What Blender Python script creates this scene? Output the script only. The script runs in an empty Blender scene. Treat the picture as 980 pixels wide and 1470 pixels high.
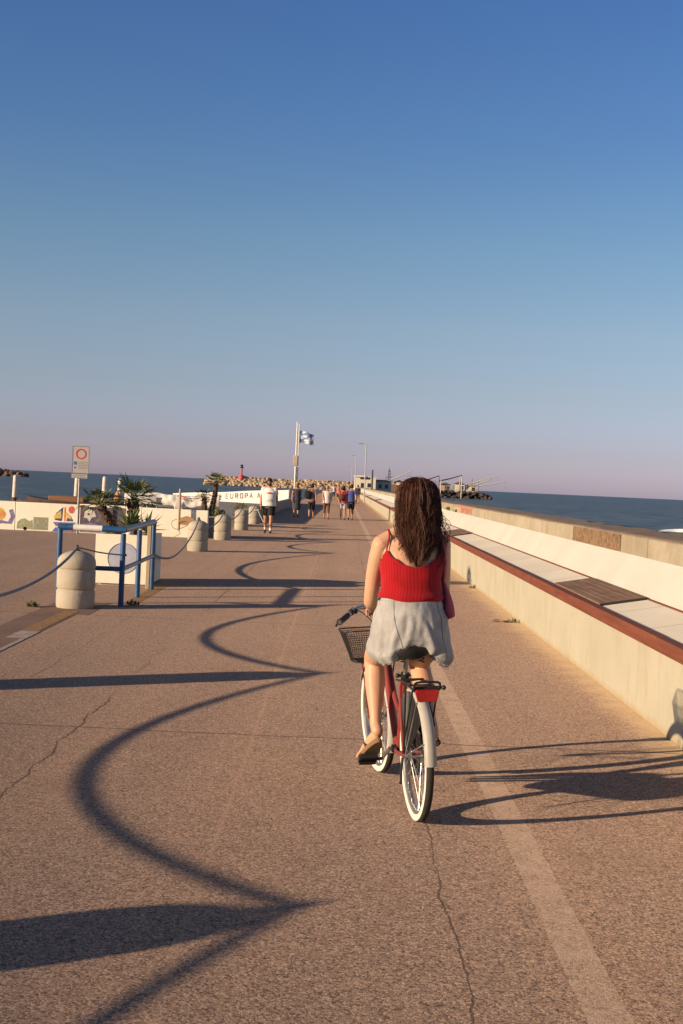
import bpy, math, random
from mathutils import Vector, Matrix, noise
R = math.radians
random.seed(7)
C = bpy.context.scene.collection
sc = bpy.context.scene

# ------------------------------------------------------------------ camera
FPX, CAMH, ROLL = 1770.0, 1.68, math.atan(.0451)
PITCH = math.atan(39.3 * math.cos(ROLL) / FPX)
cam_d = bpy.data.cameras.new('camera'); cam = bpy.data.objects.new('camera', cam_d); C.objects.link(cam)
cam_d.sensor_fit = 'VERTICAL'; cam_d.sensor_height = 36; cam_d.sensor_width = 24
cam_d.lens = FPX / 1470 * 36; cam_d.clip_end = 100000; cam_d.clip_start = .1
_f = Vector((0, math.cos(PITCH), -math.sin(PITCH))); _u = Vector((0, math.sin(PITCH), math.cos(PITCH))); _r = Vector((1, 0, 0))
_cx = _r * math.cos(ROLL) + _u * math.sin(ROLL); _cy = -_r * math.sin(ROLL) + _u * math.cos(ROLL)
M = Matrix((_cx, _cy, -_f)).transposed().to_4x4(); M.translation = (0, 0, CAMH)
cam.matrix_world = M
sc.camera = cam

# ------------------------------------------------------------------ light
SUN_EL = 12.0
SDX, SDY = math.cos(R(28.0)), math.sin(R(28.0))            # the light travels this way over the ground
sun_d = bpy.data.lights.new('sun', 'SUN'); sun = bpy.data.objects.new('sun', sun_d); C.objects.link(sun)
sun_d.energy = 4.7; sun_d.angle = R(.65); sun_d.color = (1.0, .76, .50)
ldir = Vector((SDX * math.cos(R(SUN_EL)), SDY * math.cos(R(SUN_EL)), -math.sin(R(SUN_EL))))
sun.rotation_euler = ldir.to_track_quat('-Z', 'Y').to_euler()
sun.location = (-60, -30, 30)

w = bpy.data.worlds.new('World'); sc.world = w; w.use_nodes = True
nt = w.node_tree; nt.nodes.clear()
out = nt.nodes.new('ShaderNodeOutputWorld'); bg = nt.nodes.new('ShaderNodeBackground')
sky = nt.nodes.new('ShaderNodeTexSky'); sky.sky_type = 'NISHITA'; sky.sun_disc = False
sky.sun_elevation = R(SUN_EL); sky.sun_rotation = math.atan2(-SDX, -SDY)
sky.altitude = 0; sky.air_density = 1.0; sky.dust_density = 0.6; sky.ozone_density = 2.2
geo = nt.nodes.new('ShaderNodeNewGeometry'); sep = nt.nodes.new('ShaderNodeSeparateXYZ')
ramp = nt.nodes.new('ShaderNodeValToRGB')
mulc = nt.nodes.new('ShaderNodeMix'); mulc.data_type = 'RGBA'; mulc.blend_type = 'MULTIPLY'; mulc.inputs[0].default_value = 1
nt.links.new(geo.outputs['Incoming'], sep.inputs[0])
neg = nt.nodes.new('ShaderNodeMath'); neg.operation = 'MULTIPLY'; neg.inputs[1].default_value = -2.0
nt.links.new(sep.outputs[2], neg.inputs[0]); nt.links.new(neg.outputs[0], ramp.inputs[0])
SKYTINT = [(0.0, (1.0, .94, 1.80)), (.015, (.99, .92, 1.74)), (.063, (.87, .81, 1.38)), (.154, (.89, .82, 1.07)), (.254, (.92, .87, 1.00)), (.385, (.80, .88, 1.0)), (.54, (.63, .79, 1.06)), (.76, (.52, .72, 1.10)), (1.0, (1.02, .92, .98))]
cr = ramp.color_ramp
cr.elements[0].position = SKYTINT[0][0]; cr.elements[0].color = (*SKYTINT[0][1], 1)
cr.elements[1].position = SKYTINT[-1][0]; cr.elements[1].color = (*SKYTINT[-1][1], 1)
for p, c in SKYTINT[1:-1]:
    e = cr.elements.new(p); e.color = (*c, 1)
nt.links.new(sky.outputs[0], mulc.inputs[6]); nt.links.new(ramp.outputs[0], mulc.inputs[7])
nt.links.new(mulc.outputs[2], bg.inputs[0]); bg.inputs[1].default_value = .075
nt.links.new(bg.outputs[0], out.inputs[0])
sc.view_settings.view_transform = 'Standard'; sc.view_settings.look = 'None'
sc.view_settings.exposure = 0.75; sc.view_settings.gamma = 1

# ------------------------------------------------------------------ materials
def _nodes(name):
    m = bpy.data.materials.new(name); m.use_nodes = True
    n = m.node_tree; b = n.nodes['Principled BSDF']
    return m, n, b
class NT:
    """small helper to wire shader nodes"""
    def __init__(s, n): s.n = n
    def node(s, t, **kw):
        x = s.n.nodes.new(t)
        for k, v in kw.items(): setattr(x, k, v)
        return x
    def link(s, a, b): s.n.links.new(a, b)
    def val(s, x, sock):
        if hasattr(x, 'is_output'): s.link(x, sock)
        else: sock.default_value = x
    def math(s, op, a, b=0.0, c=None, clamp=False):
        x = s.node('ShaderNodeMath', operation=op, use_clamp=clamp)
        s.val(a, x.inputs[0]); s.val(b, x.inputs[1])
        if c is not None: s.val(c, x.inputs[2])
        return x.outputs[0]
    def coord(s, kind='Object'): return s.node('ShaderNodeTexCoord').outputs[kind]
    def mapping(s, v, scale=(1, 1, 1), loc=(0, 0, 0)):
        x = s.node('ShaderNodeMapping'); s.link(v, x.inputs[0]); x.inputs[3].default_value = scale; x.inputs[1].default_value = loc
        return x.outputs[0]
    def noise(s, v, scale, detail=4, rough=.55, out=0):
        x = s.node('ShaderNodeTexNoise'); s.link(v, x.inputs['Vector']); x.inputs['Scale'].default_value = scale
        x.inputs['Detail'].default_value = detail; x.inputs['Roughness'].default_value = rough
        return x.outputs[out]
    def voro(s, v, scale, feature='F1', out='Distance'):
        x = s.node('ShaderNodeTexVoronoi', feature=feature); s.link(v, x.inputs['Vector']); x.inputs['Scale'].default_value = scale
        return x.outputs[out]
    def mr(s, v, a, b, c=0.0, d=1.0):
        x = s.node('ShaderNodeMapRange'); s.link(v, x.inputs[0])
        for i, q in enumerate((a, b, c, d)): x.inputs[i + 1].default_value = q
        return x.outputs[0]
    def mix(s, f, a, b, mode='MIX'):
        x = s.node('ShaderNodeMix', data_type='RGBA', blend_type=mode)
        s.val(f, x.inputs[0])
        for q, i in ((a, 6), (b, 7)):
            if hasattr(q, 'is_output'): s.link(q, x.inputs[i])
            else: x.inputs[i].default_value = (*q, 1)
        return x.outputs[2]
    def sep(s, v):
        x = s.node('ShaderNodeSeparateXYZ'); s.link(v, x.inputs[0]); return x.outputs
    def bump(s, h, strength=.3, dist=.01):
        x = s.node('ShaderNodeBump'); s.link(h, x.inputs['Height']); x.inputs['Strength'].default_value = strength
        x.inputs['Distance'].default_value = dist
        return x.outputs[0]

MATS = {}
def mat(name, col, rough=.7, var=.18, scale=6, bump=.15, bscale=80, bdist=.004, metal=0, spec=.3, tint=None, stain=None, stain_amt=.5, stain_scale=2.5, sss=0, sheen=0):
    """painted / plastered / woven surface with uneven tone and fine relief"""
    if name in MATS: return MATS[name]
    m, n, b = _nodes(name); k = NT(n); v = k.coord()
    lo = tuple(c * (1 - var) for c in col); hi = tuple(min(1, c * (1 + var)) for c in col)
    if tint: lo = tint
    f = k.mr(k.noise(v, scale, 6, .6), .3, .7)
    c = k.mix(f, lo, hi)
    if stain:
        g = k.math('MULTIPLY', k.mr(k.noise(v, stain_scale, 8, .7), .52, .68), stain_amt)
        c = k.mix(g, c, stain)
    k.link(c, b.inputs['Base Color'])
    b.inputs['Roughness'].default_value = rough; b.inputs['Metallic'].default_value = metal
    b.inputs['Specular IOR Level'].default_value = spec
    if sss:
        b.inputs['Subsurface Weight'].default_value = sss; b.inputs['Subsurface Radius'].default_value = (.02, .008, .005); b.inputs['Subsurface Scale'].default_value = .3
    if sheen: b.inputs['Sheen Weight'].default_value = sheen
    if bump: k.link(k.bump(k.noise(v, bscale, 5, .6), bump, bdist), b.inputs['Normal'])
    MATS[name] = m
    return m

def ground_mat():
    m, n, b = _nodes('pier_asphalt'); k = NT(n); v = k.coord(); x, y, z = k.sep(v)
    big = k.noise(k.mapping(v, (1, .35, 1)), .55, 5, .6)
    c = k.mix(k.mr(big, .3, .7), (.232, .154, .118), (.292, .200, .153))
    lane = k.noise(k.mapping(v, (1.0, .02, 1)), 1.6, 3, .5)                   # worn wheel tracks along the pier
    c = k.mix(k.math('MULTIPLY', k.mr(lane, .45, .7), .35), c, (.41, .255, .17))
    # pebbles of the exposed aggregate, two sizes
    vv = k.node('ShaderNodeTexVoronoi'); k.link(v, vv.inputs['Vector']); vv.inputs['Scale'].default_value = 135; vv.inputs['Randomness'].default_value = 1
    gr = k.sep(vv.outputs['Color'])
    c = k.mix(k.math('MULTIPLY', k.mr(gr[0], .52, .80), .72), c, (.075, .050, .040))
    c = k.mix(k.math('MULTIPLY', k.mr(gr[1], .70, .95), .62), c, (.55, .39, .28))
    v2 = k.node('ShaderNodeTexVoronoi'); k.link(v, v2.inputs['Vector']); v2.inputs['Scale'].default_value = 85
    g2 = k.sep(v2.outputs['Color'])
    c = k.mix(k.math('MULTIPLY', k.mr(g2[0], .86, .95), .60), c, (.050, .036, .032))
    c = k.mix(k.math('MULTIPLY', k.mr(g2[1], .90, .97), .5), c, (.50, .36, .26))
    mid = k.noise(v, 26, 4, .7)
    c = k.mix(k.math('MULTIPLY', k.mr(mid, .46, .72), .14), c, (.14, .086, .064))
    gr2 = k.noise(v, 11, 5, .75)
    c = k.mix(k.math('MULTIPLY', k.mr(gr2, .50, .70), .13), c, (.18, .108, .072))
    c = k.mix(k.math('MULTIPLY', k.mr(gr2, .50, .32), .10), c, (.44, .29, .195))
    blot = k.noise(k.mapping(v, (1, .5, 1)), 1.1, 7, .7)
    c = k.mix(k.math('MULTIPLY', k.mr(blot, .56, .66), .28), c, (.20, .125, .085))
    edge = k.mr(k.math('ADD', x, k.math('MULTIPLY', k.noise(v, 4, 6, .7), .55)), 2.36, 2.66)              # grit washed up along the wall foot
    c = k.mix(k.math('MULTIPLY', edge, .75), c, (.46, .34, .20))
    # faded painted line
    ex = k.math('ADD', x, k.math('MULTIPLY', k.math('SUBTRACT', k.noise(v, 30, 4), .5), .016))
    ln = k.math('LESS_THAN', k.math('ABSOLUTE', k.math('SUBTRACT', ex, .935)), .075)
    worn = k.mr(k.noise(v, 7, 6, .7), .25, .62)
    c = k.mix(k.math('MULTIPLY', k.math('MULTIPLY', ln, worn), .55), c, (.45, .335, .255))
    # cracks along and across
    def crack(axis, other, c0, amp, wid, sc_, seed, gate=(.35, .5)):
        cv = k.node('ShaderNodeCombineXYZ'); k.link(other, cv.inputs[0]); cv.inputs[1].default_value = seed
        w1 = k.math('MULTIPLY', k.math('SUBTRACT', k.noise(cv.outputs[0], sc_, 8, .65), .5), amp)
        d = k.math('ABSOLUTE', k.math('SUBTRACT', k.math('SUBTRACT', axis, c0), w1))
        g = k.mr(k.noise(cv.outputs[0], .8, 3), gate[0], gate[1])
        ww = k.math('MULTIPLY', g, wid)
        return k.math('LESS_THAN', d, ww)
    cks = [crack(x, y, -1.68, .22, .009, 1.6, 3.1, (.40, .6)), crack(x, y, .50, .16, .006, 1.9, 9.7, (.42, .62)), crack(y, x, 8.12, .14, .012, 1.2, 5.3, (.1, .3)),
           crack(x, y, -2.45, .12, .005, 2.2, 4.4, (.5, .62)), crack(y, x, 5.6, .10, .004, 1.5, 8.8, (.5, .65)), crack(y, x, 14.6, .05, .012, 1.2, 1.7), crack(y, x, 20.4, .05, .016, 1.2, 2.9), crack(y, x, 26.7, .05, .016, 1.2, 12.9), crack(y, x, 33.0, .05, .02, 1.2, 7.9)]
    t = cks[0]
    for q in cks[1:]: t = k.math('MAXIMUM', t, q)
    c = k.mix(k.math('MULTIPLY', t, .75), c, (.07, .045, .036))
    # old seam between two pours
    seam = k.mr(k.math('ABSOLUTE', k.math('SUBTRACT', k.math('ADD', x, k.math('MULTIPLY', k.noise(v, 9, 4), .03)), -.50)), 0, .02, 1, 0)
    c = k.mix(k.math('MULTIPLY', seam, .35), c, (.41, .265, .185))
    sp = k.mr(k.noise(v, 3.1, 2, .5), .70, .74)
    c = k.mix(k.math('MULTIPLY', sp, .25), c, (.16, .11, .085))
    k.link(c, b.inputs['Base Color'])
    b.inputs['Roughness'].default_value = .92; b.inputs['Specular IOR Level'].default_value = .12; b.inputs['Diffuse Roughness'].default_value = 1.0
    h = k.math('ADD', k.math('MULTIPLY', k.math('SUBTRACT', 1, vv.outputs['Distance']), .35), k.math('ADD', k.math('MULTIPLY', k.noise(v, 240, 3), .6), k.math('MULTIPLY', t, -1.2)))
    k.link(k.bump(h, .42, .004), b.inputs['Normal'])
    return m

def plaster_mat(name, c0, c1, streak, streak_amt=.4, bump=.25, foot=None):
    """weathered plaster with rain streaks running down"""
    m, n, b = _nodes(name); k = NT(n); v = k.coord(); x, y, z = k.sep(v)
    c = k.mix(k.mr(k.noise(v, 1.3, 7, .65), .3, .7), c0, c1)
    st = k.noise(k.mapping(v, (4.3, 4.3, .8)), 1.0, 8, .68)
    c = k.mix(k.math('MULTIPLY', k.mr(st, .52, .72), streak_amt), c, streak)
    pits = k.noise(v, 30, 5, .75)
    c = k.mix(k.math('MULTIPLY', k.mr(pits, .60, .72), streak_amt), c, streak)
    patch = k.noise(v, 2.6, 8, .75)
    c = k.mix(k.math('MULTIPLY', k.mr(patch, .58, .64), streak_amt * .45), c, streak)
    c = k.mix(k.math('MULTIPLY', k.mr(k.noise(v, 4.1, 3, .6), .66, .69), streak_amt * .6), c, tuple(min(1, q * 1.12) for q in c1))
    if foot:
        df = k.mr(k.math('ADD', z, k.math('MULTIPLY', k.noise(v, 5, 7, .75), .16)), .085, .15, 1, 0)
        c = k.mix(k.math('MULTIPLY', df, .8), c, foot)
    k.link(c, b.inputs['Base Color'])
    b.inputs['Roughness'].default_value = .9; b.inputs['Specular IOR Level'].default_value = .15
    k.link(k.bump(k.math('ADD', k.noise(v, 45, 6, .65), k.math('MULTIPLY', k.noise(v, 6, 4), 1.5)), bump, .008), b.inputs['Normal'])
    return m

def seawall_mat():
    m, n, b = _nodes('seawall_concrete'); k = NT(n); v = k.coord(); x, y, z = k.sep(v)
    yy = k.math('FLOOR', k.math('DIVIDE', y, 3.1))
    wn = k.node('ShaderNodeTexWhiteNoise', noise_dimensions='1D'); k.link(yy, wn.inputs['W'])
    c = k.mix(wn.outputs[0], (.285, .245, .175), (.36, .315, .235))
    c = k.mix(k.mr(k.noise(v, 2.2, 7, .7), .45, .75), c, (.24, .195, .13))
    rust = k.noise(k.mapping(v, (1, 2.2, .8)), 1.0, 7, .7)
    c = k.mix(k.math('MULTIPLY', k.mr(rust, .55, .66), .40), c, (.34, .235, .11))
    c = k.mix(k.math('MULTIPLY', k.mr(k.noise(v, 22, 6, .75), .55, .7), .6), c, (.24, .17, .11))
    jf = k.math('FRACT', k.math('DIVIDE', y, 3.1))
    c = k.mix(k.math('MULTIPLY', k.math('LESS_THAN', jf, .007), .7), c, (.10, .07, .05))
    top = k.mr(z, 1.263, 1.280)
    c = k.mix(k.math('MULTIPLY', top, .8), c, k.mix(k.mr(k.noise(v, 5, 8, .75), .35, .65), (.20, .135, .095), (.34, .24, .165)))
    k.link(c, b.inputs['Base Color']); b.inputs['Roughness'].default_value = .95; b.inputs['Specular IOR Level'].default_value = .1
    k.link(k.bump(k.math('ADD', k.noise(v, 30, 7, .7), k.math('MULTIPLY', k.noise(v, 5, 4), 1.4)), .55, .02), b.inputs['Normal'])
    return m

def sea_mat():
    m, n, b = _nodes('sea_water'); k = NT(n); v = k.coord('Object')
    a = k.noise(k.mapping(v, (.10, .22, 1)), 1.0, 8, .62)
    a2 = k.noise(k.mapping(v, (.9, 1.6, 1)), 1.0, 6, .6)
    far = k.noise(k.mapping(v, (.012, .05, 1)), 1.0, 10, .68)
    big = k.noise(k.mapping(v, (.0012, .010, 1)), 1.0, 6, .6)
    near = k.noise(k.mapping(v, (.25, .09, 1)), 1.0, 8, .7)
    c = k.mix(k.mr(big, .35, .65), (.085, .115, .135), (.112, .146, .162))
    c = k.mix(k.math('MULTIPLY', k.mr(far, .48, .62), .8), c, (.15, .185, .20))
    c = k.mix(k.math('MULTIPLY', k.mr(near, .54, .40), .8), c, (.030, .050, .066))
    k.link(c, b.inputs['Base Color'])
    b.inputs['Roughness'].default_value = .38; b.inputs['Specular IOR Level'].default_value = .22; b.inputs['IOR'].default_value = 1.33
    h = k.math('ADD', k.math('MULTIPLY', a, 1.6), k.math('MULTIPLY', a2, .35))
    k.link(k.bump(h, 1.0, 1.1), b.inputs['Normal'])
    return m

def wood_mat(name, c0, c1, axis='Y', scale=1.0, rough=.7):
    m, n, b = _nodes(name); k = NT(n); v = k.coord()
    sc_ = {'X': (1.2, 28, 28), 'Y': (28, 1.2, 28), 'Z': (28, 28, 1.2)}[axis]
    g = k.noise(k.mapping(v, tuple(q * scale for q in sc_)), 1.0, 6, .6)
    c = k.mix(k.mr(g, .3, .7), c0, c1)
    c = k.mix(k.math('MULTIPLY', k.mr(k.noise(v, 3, 6, .7), .5, .75), .5), c, tuple(q * .6 for q in c0))
    k.link(c, b.inputs['Base Color']); b.inputs['Roughness'].default_value = rough; b.inputs['Specular IOR Level'].default_value = .2
    k.link(k.bump(g, .3, .006), b.inputs['Normal'])
    return m

def deck_mat():
    m, n, b = _nodes('white_deck_slabs'); k = NT(n); v = k.coord(); x, y, z = k.sep(v)
    c = k.mix(k.mr(k.noise(v, 1.6, 7, .65), .3, .7), (.70, .625, .49), (.78, .71, .58))
    yy = k.math('FLOOR', k.math('DIVIDE', y, 1.2))
    wn = k.node('ShaderNodeTexWhiteNoise', noise_dimensions='1D'); k.link(yy, wn.inputs['W'])
    c = k.mix(k.math('MULTIPLY', wn.outputs[0], .25), c, (.56, .49, .38))
    c = k.mix(k.math('MULTIPLY', k.mr(k.noise(v, 18, 6, .7), .58, .72), .3), c, (.40, .32, .22))
    jf = k.math('FRACT', k.math('DIVIDE', y, 1.2))
    j = k.math('LESS_THAN', jf, .012)
    jx = k.math('LESS_THAN', k.math('ABSOLUTE', k.math('SUBTRACT', x, 2.62)), .004)
    odd = k.math('LESS_THAN', k.math('ABSOLUTE', k.math('SUBTRACT', jf, .5)), 2)
    c = k.mix(k.math('MULTIPLY', k.math('MAXIMUM', j, k.math('MULTIPLY', jx, odd)), .75), c, (.16, .11, .07))
    k.link(c, b.inputs['Base Color']); b.inputs['Roughness'].default_value = .75; b.inputs['Specular IOR Level'].default_value = .25
    k.link(k.bump(k.noise(v, 60, 5, .6), .12, .004), b.inputs['Normal'])
    return m

def ribbed_mat(name, col, per, axis=0):
    m, n, b = _nodes(name); k = NT(n); v = k.coord(); s = k.sep(v)
    wv = k.math('SINE', k.math('MULTIPLY', s[axis], 2 * math.pi / per))
    f = k.mr(k.noise(v, 9, 5, .6), .3, .7)
    c = k.mix(f, tuple(q * .85 for q in col), tuple(min(1, q * 1.12) for q in col))
    c = k.mix(k.mr(wv, -1, .2, .35, 0), c, tuple(q * .45 for q in col))
    k.link(c, b.inputs['Base Color']); b.inputs['Roughness'].default_value = .85; b.inputs['Sheen Weight'].default_value = .15
    b.inputs['Specular IOR Level'].default_value = .15
    h = k.math('ADD', k.math('MULTIPLY', wv, .5), k.noise(v, 220, 3))
    k.link(k.bump(h, .55, .003), b.inputs['Normal'])
    return m

def denim_mat():
    m, n, b = _nodes('washed_denim'); k = NT(n); v = k.coord()
    c = k.mix(k.mr(k.noise(v, 11, 7, .65), .3, .7), (.255, .250, .250), (.375, .36, .34))
    tw = k.noise(k.mapping(v, (260, 260, 40)), 1, 3, .7)
    c = k.mix(k.math('MULTIPLY', k.mr(tw, .5, .7), .35), c, (.16, .175, .21))
    k.link(c, b.inputs['Base Color']); b.inputs['Roughness'].default_value = .9; b.inputs['Specular IOR Level'].default_value = .1
    b.inputs['Sheen Weight'].default_value = .1
    h = k.math('ADD', k.math('MULTIPLY', k.noise(v, 24, 5, .6), 1.0), k.math('MULTIPLY', tw, .22))
    k.link(k.bump(h, .45, .008), b.inputs['Normal'])
    return m

def hair_mat(name, c0, c1, c2):
    m, n, b = _nodes(name); k = NT(n); v = k.coord()
    g = k.noise(k.mapping(v, (42, 42, 3.5)), 1.0, 5, .6)
    c = k.mix(k.mr(g, .35, .65), c0, c1)
    g2 = k.noise(k.mapping(v, (90, 90, 5)), 1.0, 3, .6)
    c = k.mix(k.math('MULTIPLY', k.mr(g2, .58, .72), .7), c, c2)
    k.link(c, b.inputs['Base Color']); b.inputs['Roughness'].default_value = .55; b.inputs['Specular IOR Level'].default_value = .16
    k.link(k.bump(g2, .5, .004), b.inputs['Normal'])
    return m

def skin_mat(name, col):
    m, n, b = _nodes(name); k = NT(n); v = k.coord()
    c = k.mix(k.mr(k.noise(v, 10, 5, .6), .3, .7), tuple(q * .9 for q in col), tuple(q * 1.08 for q in col))
    c = k.mix(k.math('MULTIPLY', k.mr(k.noise(v, 5, 3, .5), .5, .75), .25), c, (col[0], col[1] * .8, col[2] * .75))
    k.link(c, b.inputs['Base Color']); b.inputs['Roughness'].default_value = .5; b.inputs['Specular IOR Level'].default_value = .35
    b.inputs['Subsurface Weight'].default_value = .12; b.inputs['Subsurface Radius'].default_value = (.012, .005, .003); b.inputs['Subsurface Scale'].default_value = .5
    k.link(k.bump(k.noise(v, 160, 4, .6), .12, .002), b.inputs['Normal'])
    return m

def leaf_mat(name, a, b_):
    m, n, b = _nodes(name); k = NT(n)
    oi = k.node('ShaderNodeNewGeometry')
    c = k.mix(oi.outputs['Random Per Island'], a, b_)
    k.link(c, b.inputs['Base Color']); b.inputs['Roughness'].default_value = .55; b.inputs['Specular IOR Level'].default_value = .3
    return m

def rock_mat(name, a, b_, d):
    m, n, b = _nodes(name); k = NT(n); v = k.coord()
    oi = k.node('ShaderNodeNewGeometry')
    c = k.mix(oi.outputs['Random Per Island'], a, b_)
    c = k.mix(k.math('MULTIPLY', k.mr(k.noise(v, 1.2, 6, .7), .5, .7), .6), c, d)
    k.link(c, b.inputs['Base Color']); b.inputs['Roughness'].default_value = .95; b.inputs['Specular IOR Level'].default_value = .1
    k.link(k.bump(k.noise(v, 3, 6, .7), .6, .15), b.inputs['Normal'])
    return m

# ------------------------------------------------------------------ geometry helper
WORG = {}
class MB:
    def __init__(s): s.v = []; s.f = []; s.m = []; s.mi = 0
    def add(s, vs, fs):
        o = len(s.v); s.v += [Vector(p) for p in vs]
        for f in fs: s.f.append([i + o for i in f]); s.m.append(s.mi)
        return s
    def box(s, x0, x1, y0, y1, z0, z1):
        vs = [(x, y, z) for z in (z0, z1) for x, y in ((x0, y0), (x1, y0), (x1, y1), (x0, y1))]
        return s.add(vs, [(3, 2, 1, 0), (4, 5, 6, 7), (0, 1, 5, 4), (1, 2, 6, 5), (2, 3, 7, 6), (3, 0, 4, 7)])
    def loft(s, rings, caps=True, closed=True):
        n = len(rings[0]); vs = [p for r in rings for p in r]; fs = []
        for i in range(len(rings) - 1):
            for j in range(n if closed else n - 1):
                a = i * n + j; b = i * n + (j + 1) % n
                fs.append((a, b, b + n, a + n))
        if caps and closed:
            fs.append(tuple(range(n - 1, -1, -1))); fs.append(tuple(range((len(rings) - 1) * n, len(rings) * n)))
        return s.add(vs, fs)
    def tube(s, pts, r, n=8, caps=True, ref=None):
        pts = [Vector(p) for p in pts]; k = len(pts)
        rr = r if isinstance(r, (list, tuple)) else [r] * k
        rings = []; prev = None
        for i, p in enumerate(pts):
            t = (pts[min(i + 1, k - 1)] - pts[max(i - 1, 0)])
            t = t.normalized() if t.length > 1e-9 else Vector((0, 0, 1))
            if prev is None:
                a = Vector(ref) if ref else (Vector((0, 0, 1)) if abs(t.z) < .9 else Vector((1, 0, 0)))
            else: a = prev
            a = (a - t * a.dot(t))
            a = a.normalized() if a.length > 1e-6 else t.orthogonal().normalized()
            prev = a; b = t.cross(a)
            q = rr[i]; ra, rb = q if isinstance(q, (list, tuple)) else (q, q)
            rings.append([p + a * (ra * math.cos(2 * math.pi * j / n)) + b * (rb * math.sin(2 * math.pi * j / n)) for j in range(n)])
        return s.loft(rings, caps)
    def lathe(s, prof, c=(0, 0, 0), n=32):
        c = Vector(c)
        return s.loft([[c + Vector((r * math.cos(2 * math.pi * j / n), r * math.sin(2 * math.pi * j / n), z)) for j in range(n)] for r, z in prof], True)
    def disc(s, c, axis, r, t, n=24):
        c = Vector(c); a = Vector(axis).normalized() * (t / 2)
        return s.tube([c - a, c + a], r, n)
    def sphere(s, c, rx, ry=None, rz=None, n=12, m=8):
        ry = ry or rx; rz = rz or rx; c = Vector(c); rings = []
        for i in range(m + 1):
            a = math.pi * (i / m * .98 + .01)
            rings.append([c + Vector((rx * math.sin(a) * math.cos(2 * math.pi * j / n), ry * math.sin(a) * math.sin(2 * math.pi * j / n), -rz * math.cos(a))) for j in range(n)])
        return s.loft(rings, True)
    def prism(s, poly, d):
        """polygon (3-D points) pushed along d"""
        n = len(poly); d = Vector(d); vs = [Vector(p) for p in poly] + [Vector(p) + d for p in poly]
        fs = [tuple(range(n)), tuple(range(2 * n - 1, n - 1, -1))] + [((i + 1) % n, i, i + n, (i + 1) % n + n) for i in range(n)]
        return s.add(vs, fs)
    def rock(s, c, r, sq=.75):
        ph = (1 + 5 ** .5) / 2
        base = [(-1, ph, 0), (1, ph, 0), (-1, -ph, 0), (1, -ph, 0), (0, -1, ph), (0, 1, ph), (0, -1, -ph), (0, 1, -ph), (ph, 0, -1), (ph, 0, 1), (-ph, 0, -1), (-ph, 0, 1)]
        rot = Matrix.Rotation(random.uniform(0, 6), 3, 'Z') @ Matrix.Rotation(random.uniform(0, 6), 3, 'X')
        vs = []
        for b in base:
            q = rot @ (Vector(b).normalized() * r * random.uniform(.75, 1.2)); q.z *= sq; vs.append(Vector(c) + q)
        return s.add(vs, [(0, 11, 5), (0, 5, 1), (0, 1, 7), (0, 7, 10), (0, 10, 11), (1, 5, 9), (5, 11, 4), (11, 10, 2), (10, 7, 6), (7, 1, 8), (3, 9, 4), (3, 4, 2), (3, 2, 6), (3, 6, 8), (3, 8, 9), (4, 9, 5), (2, 4, 11), (6, 2, 10), (8, 6, 7), (9, 8, 1)])
    def build(s, name, mats, parent=None, org=None, smooth=True, bevel=0, autos=35):
        if not isinstance(mats, (list, tuple)): mats = [mats]
        vs = s.v
        if parent is not None: org = WORG.get(parent, Vector((0, 0, 0)))
        elif org is None:
            xs = [p.x for p in vs]; ys = [p.y for p in vs]; zs = [p.z for p in vs]
            org = Vector(((min(xs) + max(xs)) / 2, (min(ys) + max(ys)) / 2, min(zs)))
        org = Vector(org)
        me = bpy.data.meshes.new(name); me.from_pydata([p - org for p in vs], [], s.f)
        for q in mats: me.materials.append(q)
        me.polygons.foreach_set('material_index', s.m)
        o = bpy.data.objects.new(name, me); C.objects.link(o)
        if parent is not None: o.parent = parent; WORG[o] = org
        else: o.location = org; WORG[o] = org
        import bmesh
        bm = bmesh.new(); bm.from_mesh(me); bmesh.ops.recalc_face_normals(bm, faces=bm.faces); bm.to_mesh(me); bm.free()
        if smooth:
            me.shade_smooth(); me.set_sharp_from_angle(angle=R(autos))
        if bevel:
            b = o.modifiers.new('bevel', 'BEVEL'); b.width = bevel; b.segments = 2; b.limit_method = 'ANGLE'; b.angle_limit = R(40)
        return o

def tag(o, label=None, cat=None, group=None, kind=None):
    if label: o['label'] = label
    if cat: o['category'] = cat
    if group: o['group'] = group
    if kind: o['kind'] = kind
    return o
def thing(name, label, cat, loc=(0, 0, 0), rot=(0, 0, 0), group=None, world=False):
    o = bpy.data.objects.new(name, None); C.objects.link(o); o.empty_display_size = .2
    o.location = loc; o.rotation_euler = rot
    WORG[o] = Vector(loc) if world else Vector((0, 0, 0))
    return tag(o, label, cat, group)
def dup(root, loc, rotz=None, label=None, scale=None):
    r = root.copy(); C.objects.link(r); r.location = loc
    if rotz is not None: r.rotation_euler = (0, 0, rotz)
    if scale: r.scale = (scale, scale, scale)
    if label: r['label'] = label
    for ch in list(root.children):
        c = ch.copy(); C.objects.link(c); c.parent = r
        for g in ch.children:
            d = g.copy(); C.objects.link(d); d.parent = c
    return r
def cr(pts, sub=6):
    """Catmull-Rom through tuples of any length"""
    P = [tuple(p) for p in pts]; outp = []
    for i in range(len(P) - 1):
        a = P[max(i - 1, 0)]; b = P[i]; c = P[i + 1]; d = P[min(i + 2, len(P) - 1)]
        for j in range(sub):
            t = j / sub
            outp.append(tuple(.5 * (2 * b[q] + (c[q] - a[q]) * t + (2 * a[q] - 5 * b[q] + 4 * c[q] - d[q]) * t * t + (3 * b[q] - a[q] - 3 * c[q] + d[q]) * t ** 3) for q in range(len(b))))
    outp.append(P[-1])
    return outp
def lerp(a, b, t): return a + (b - a) * t
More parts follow.
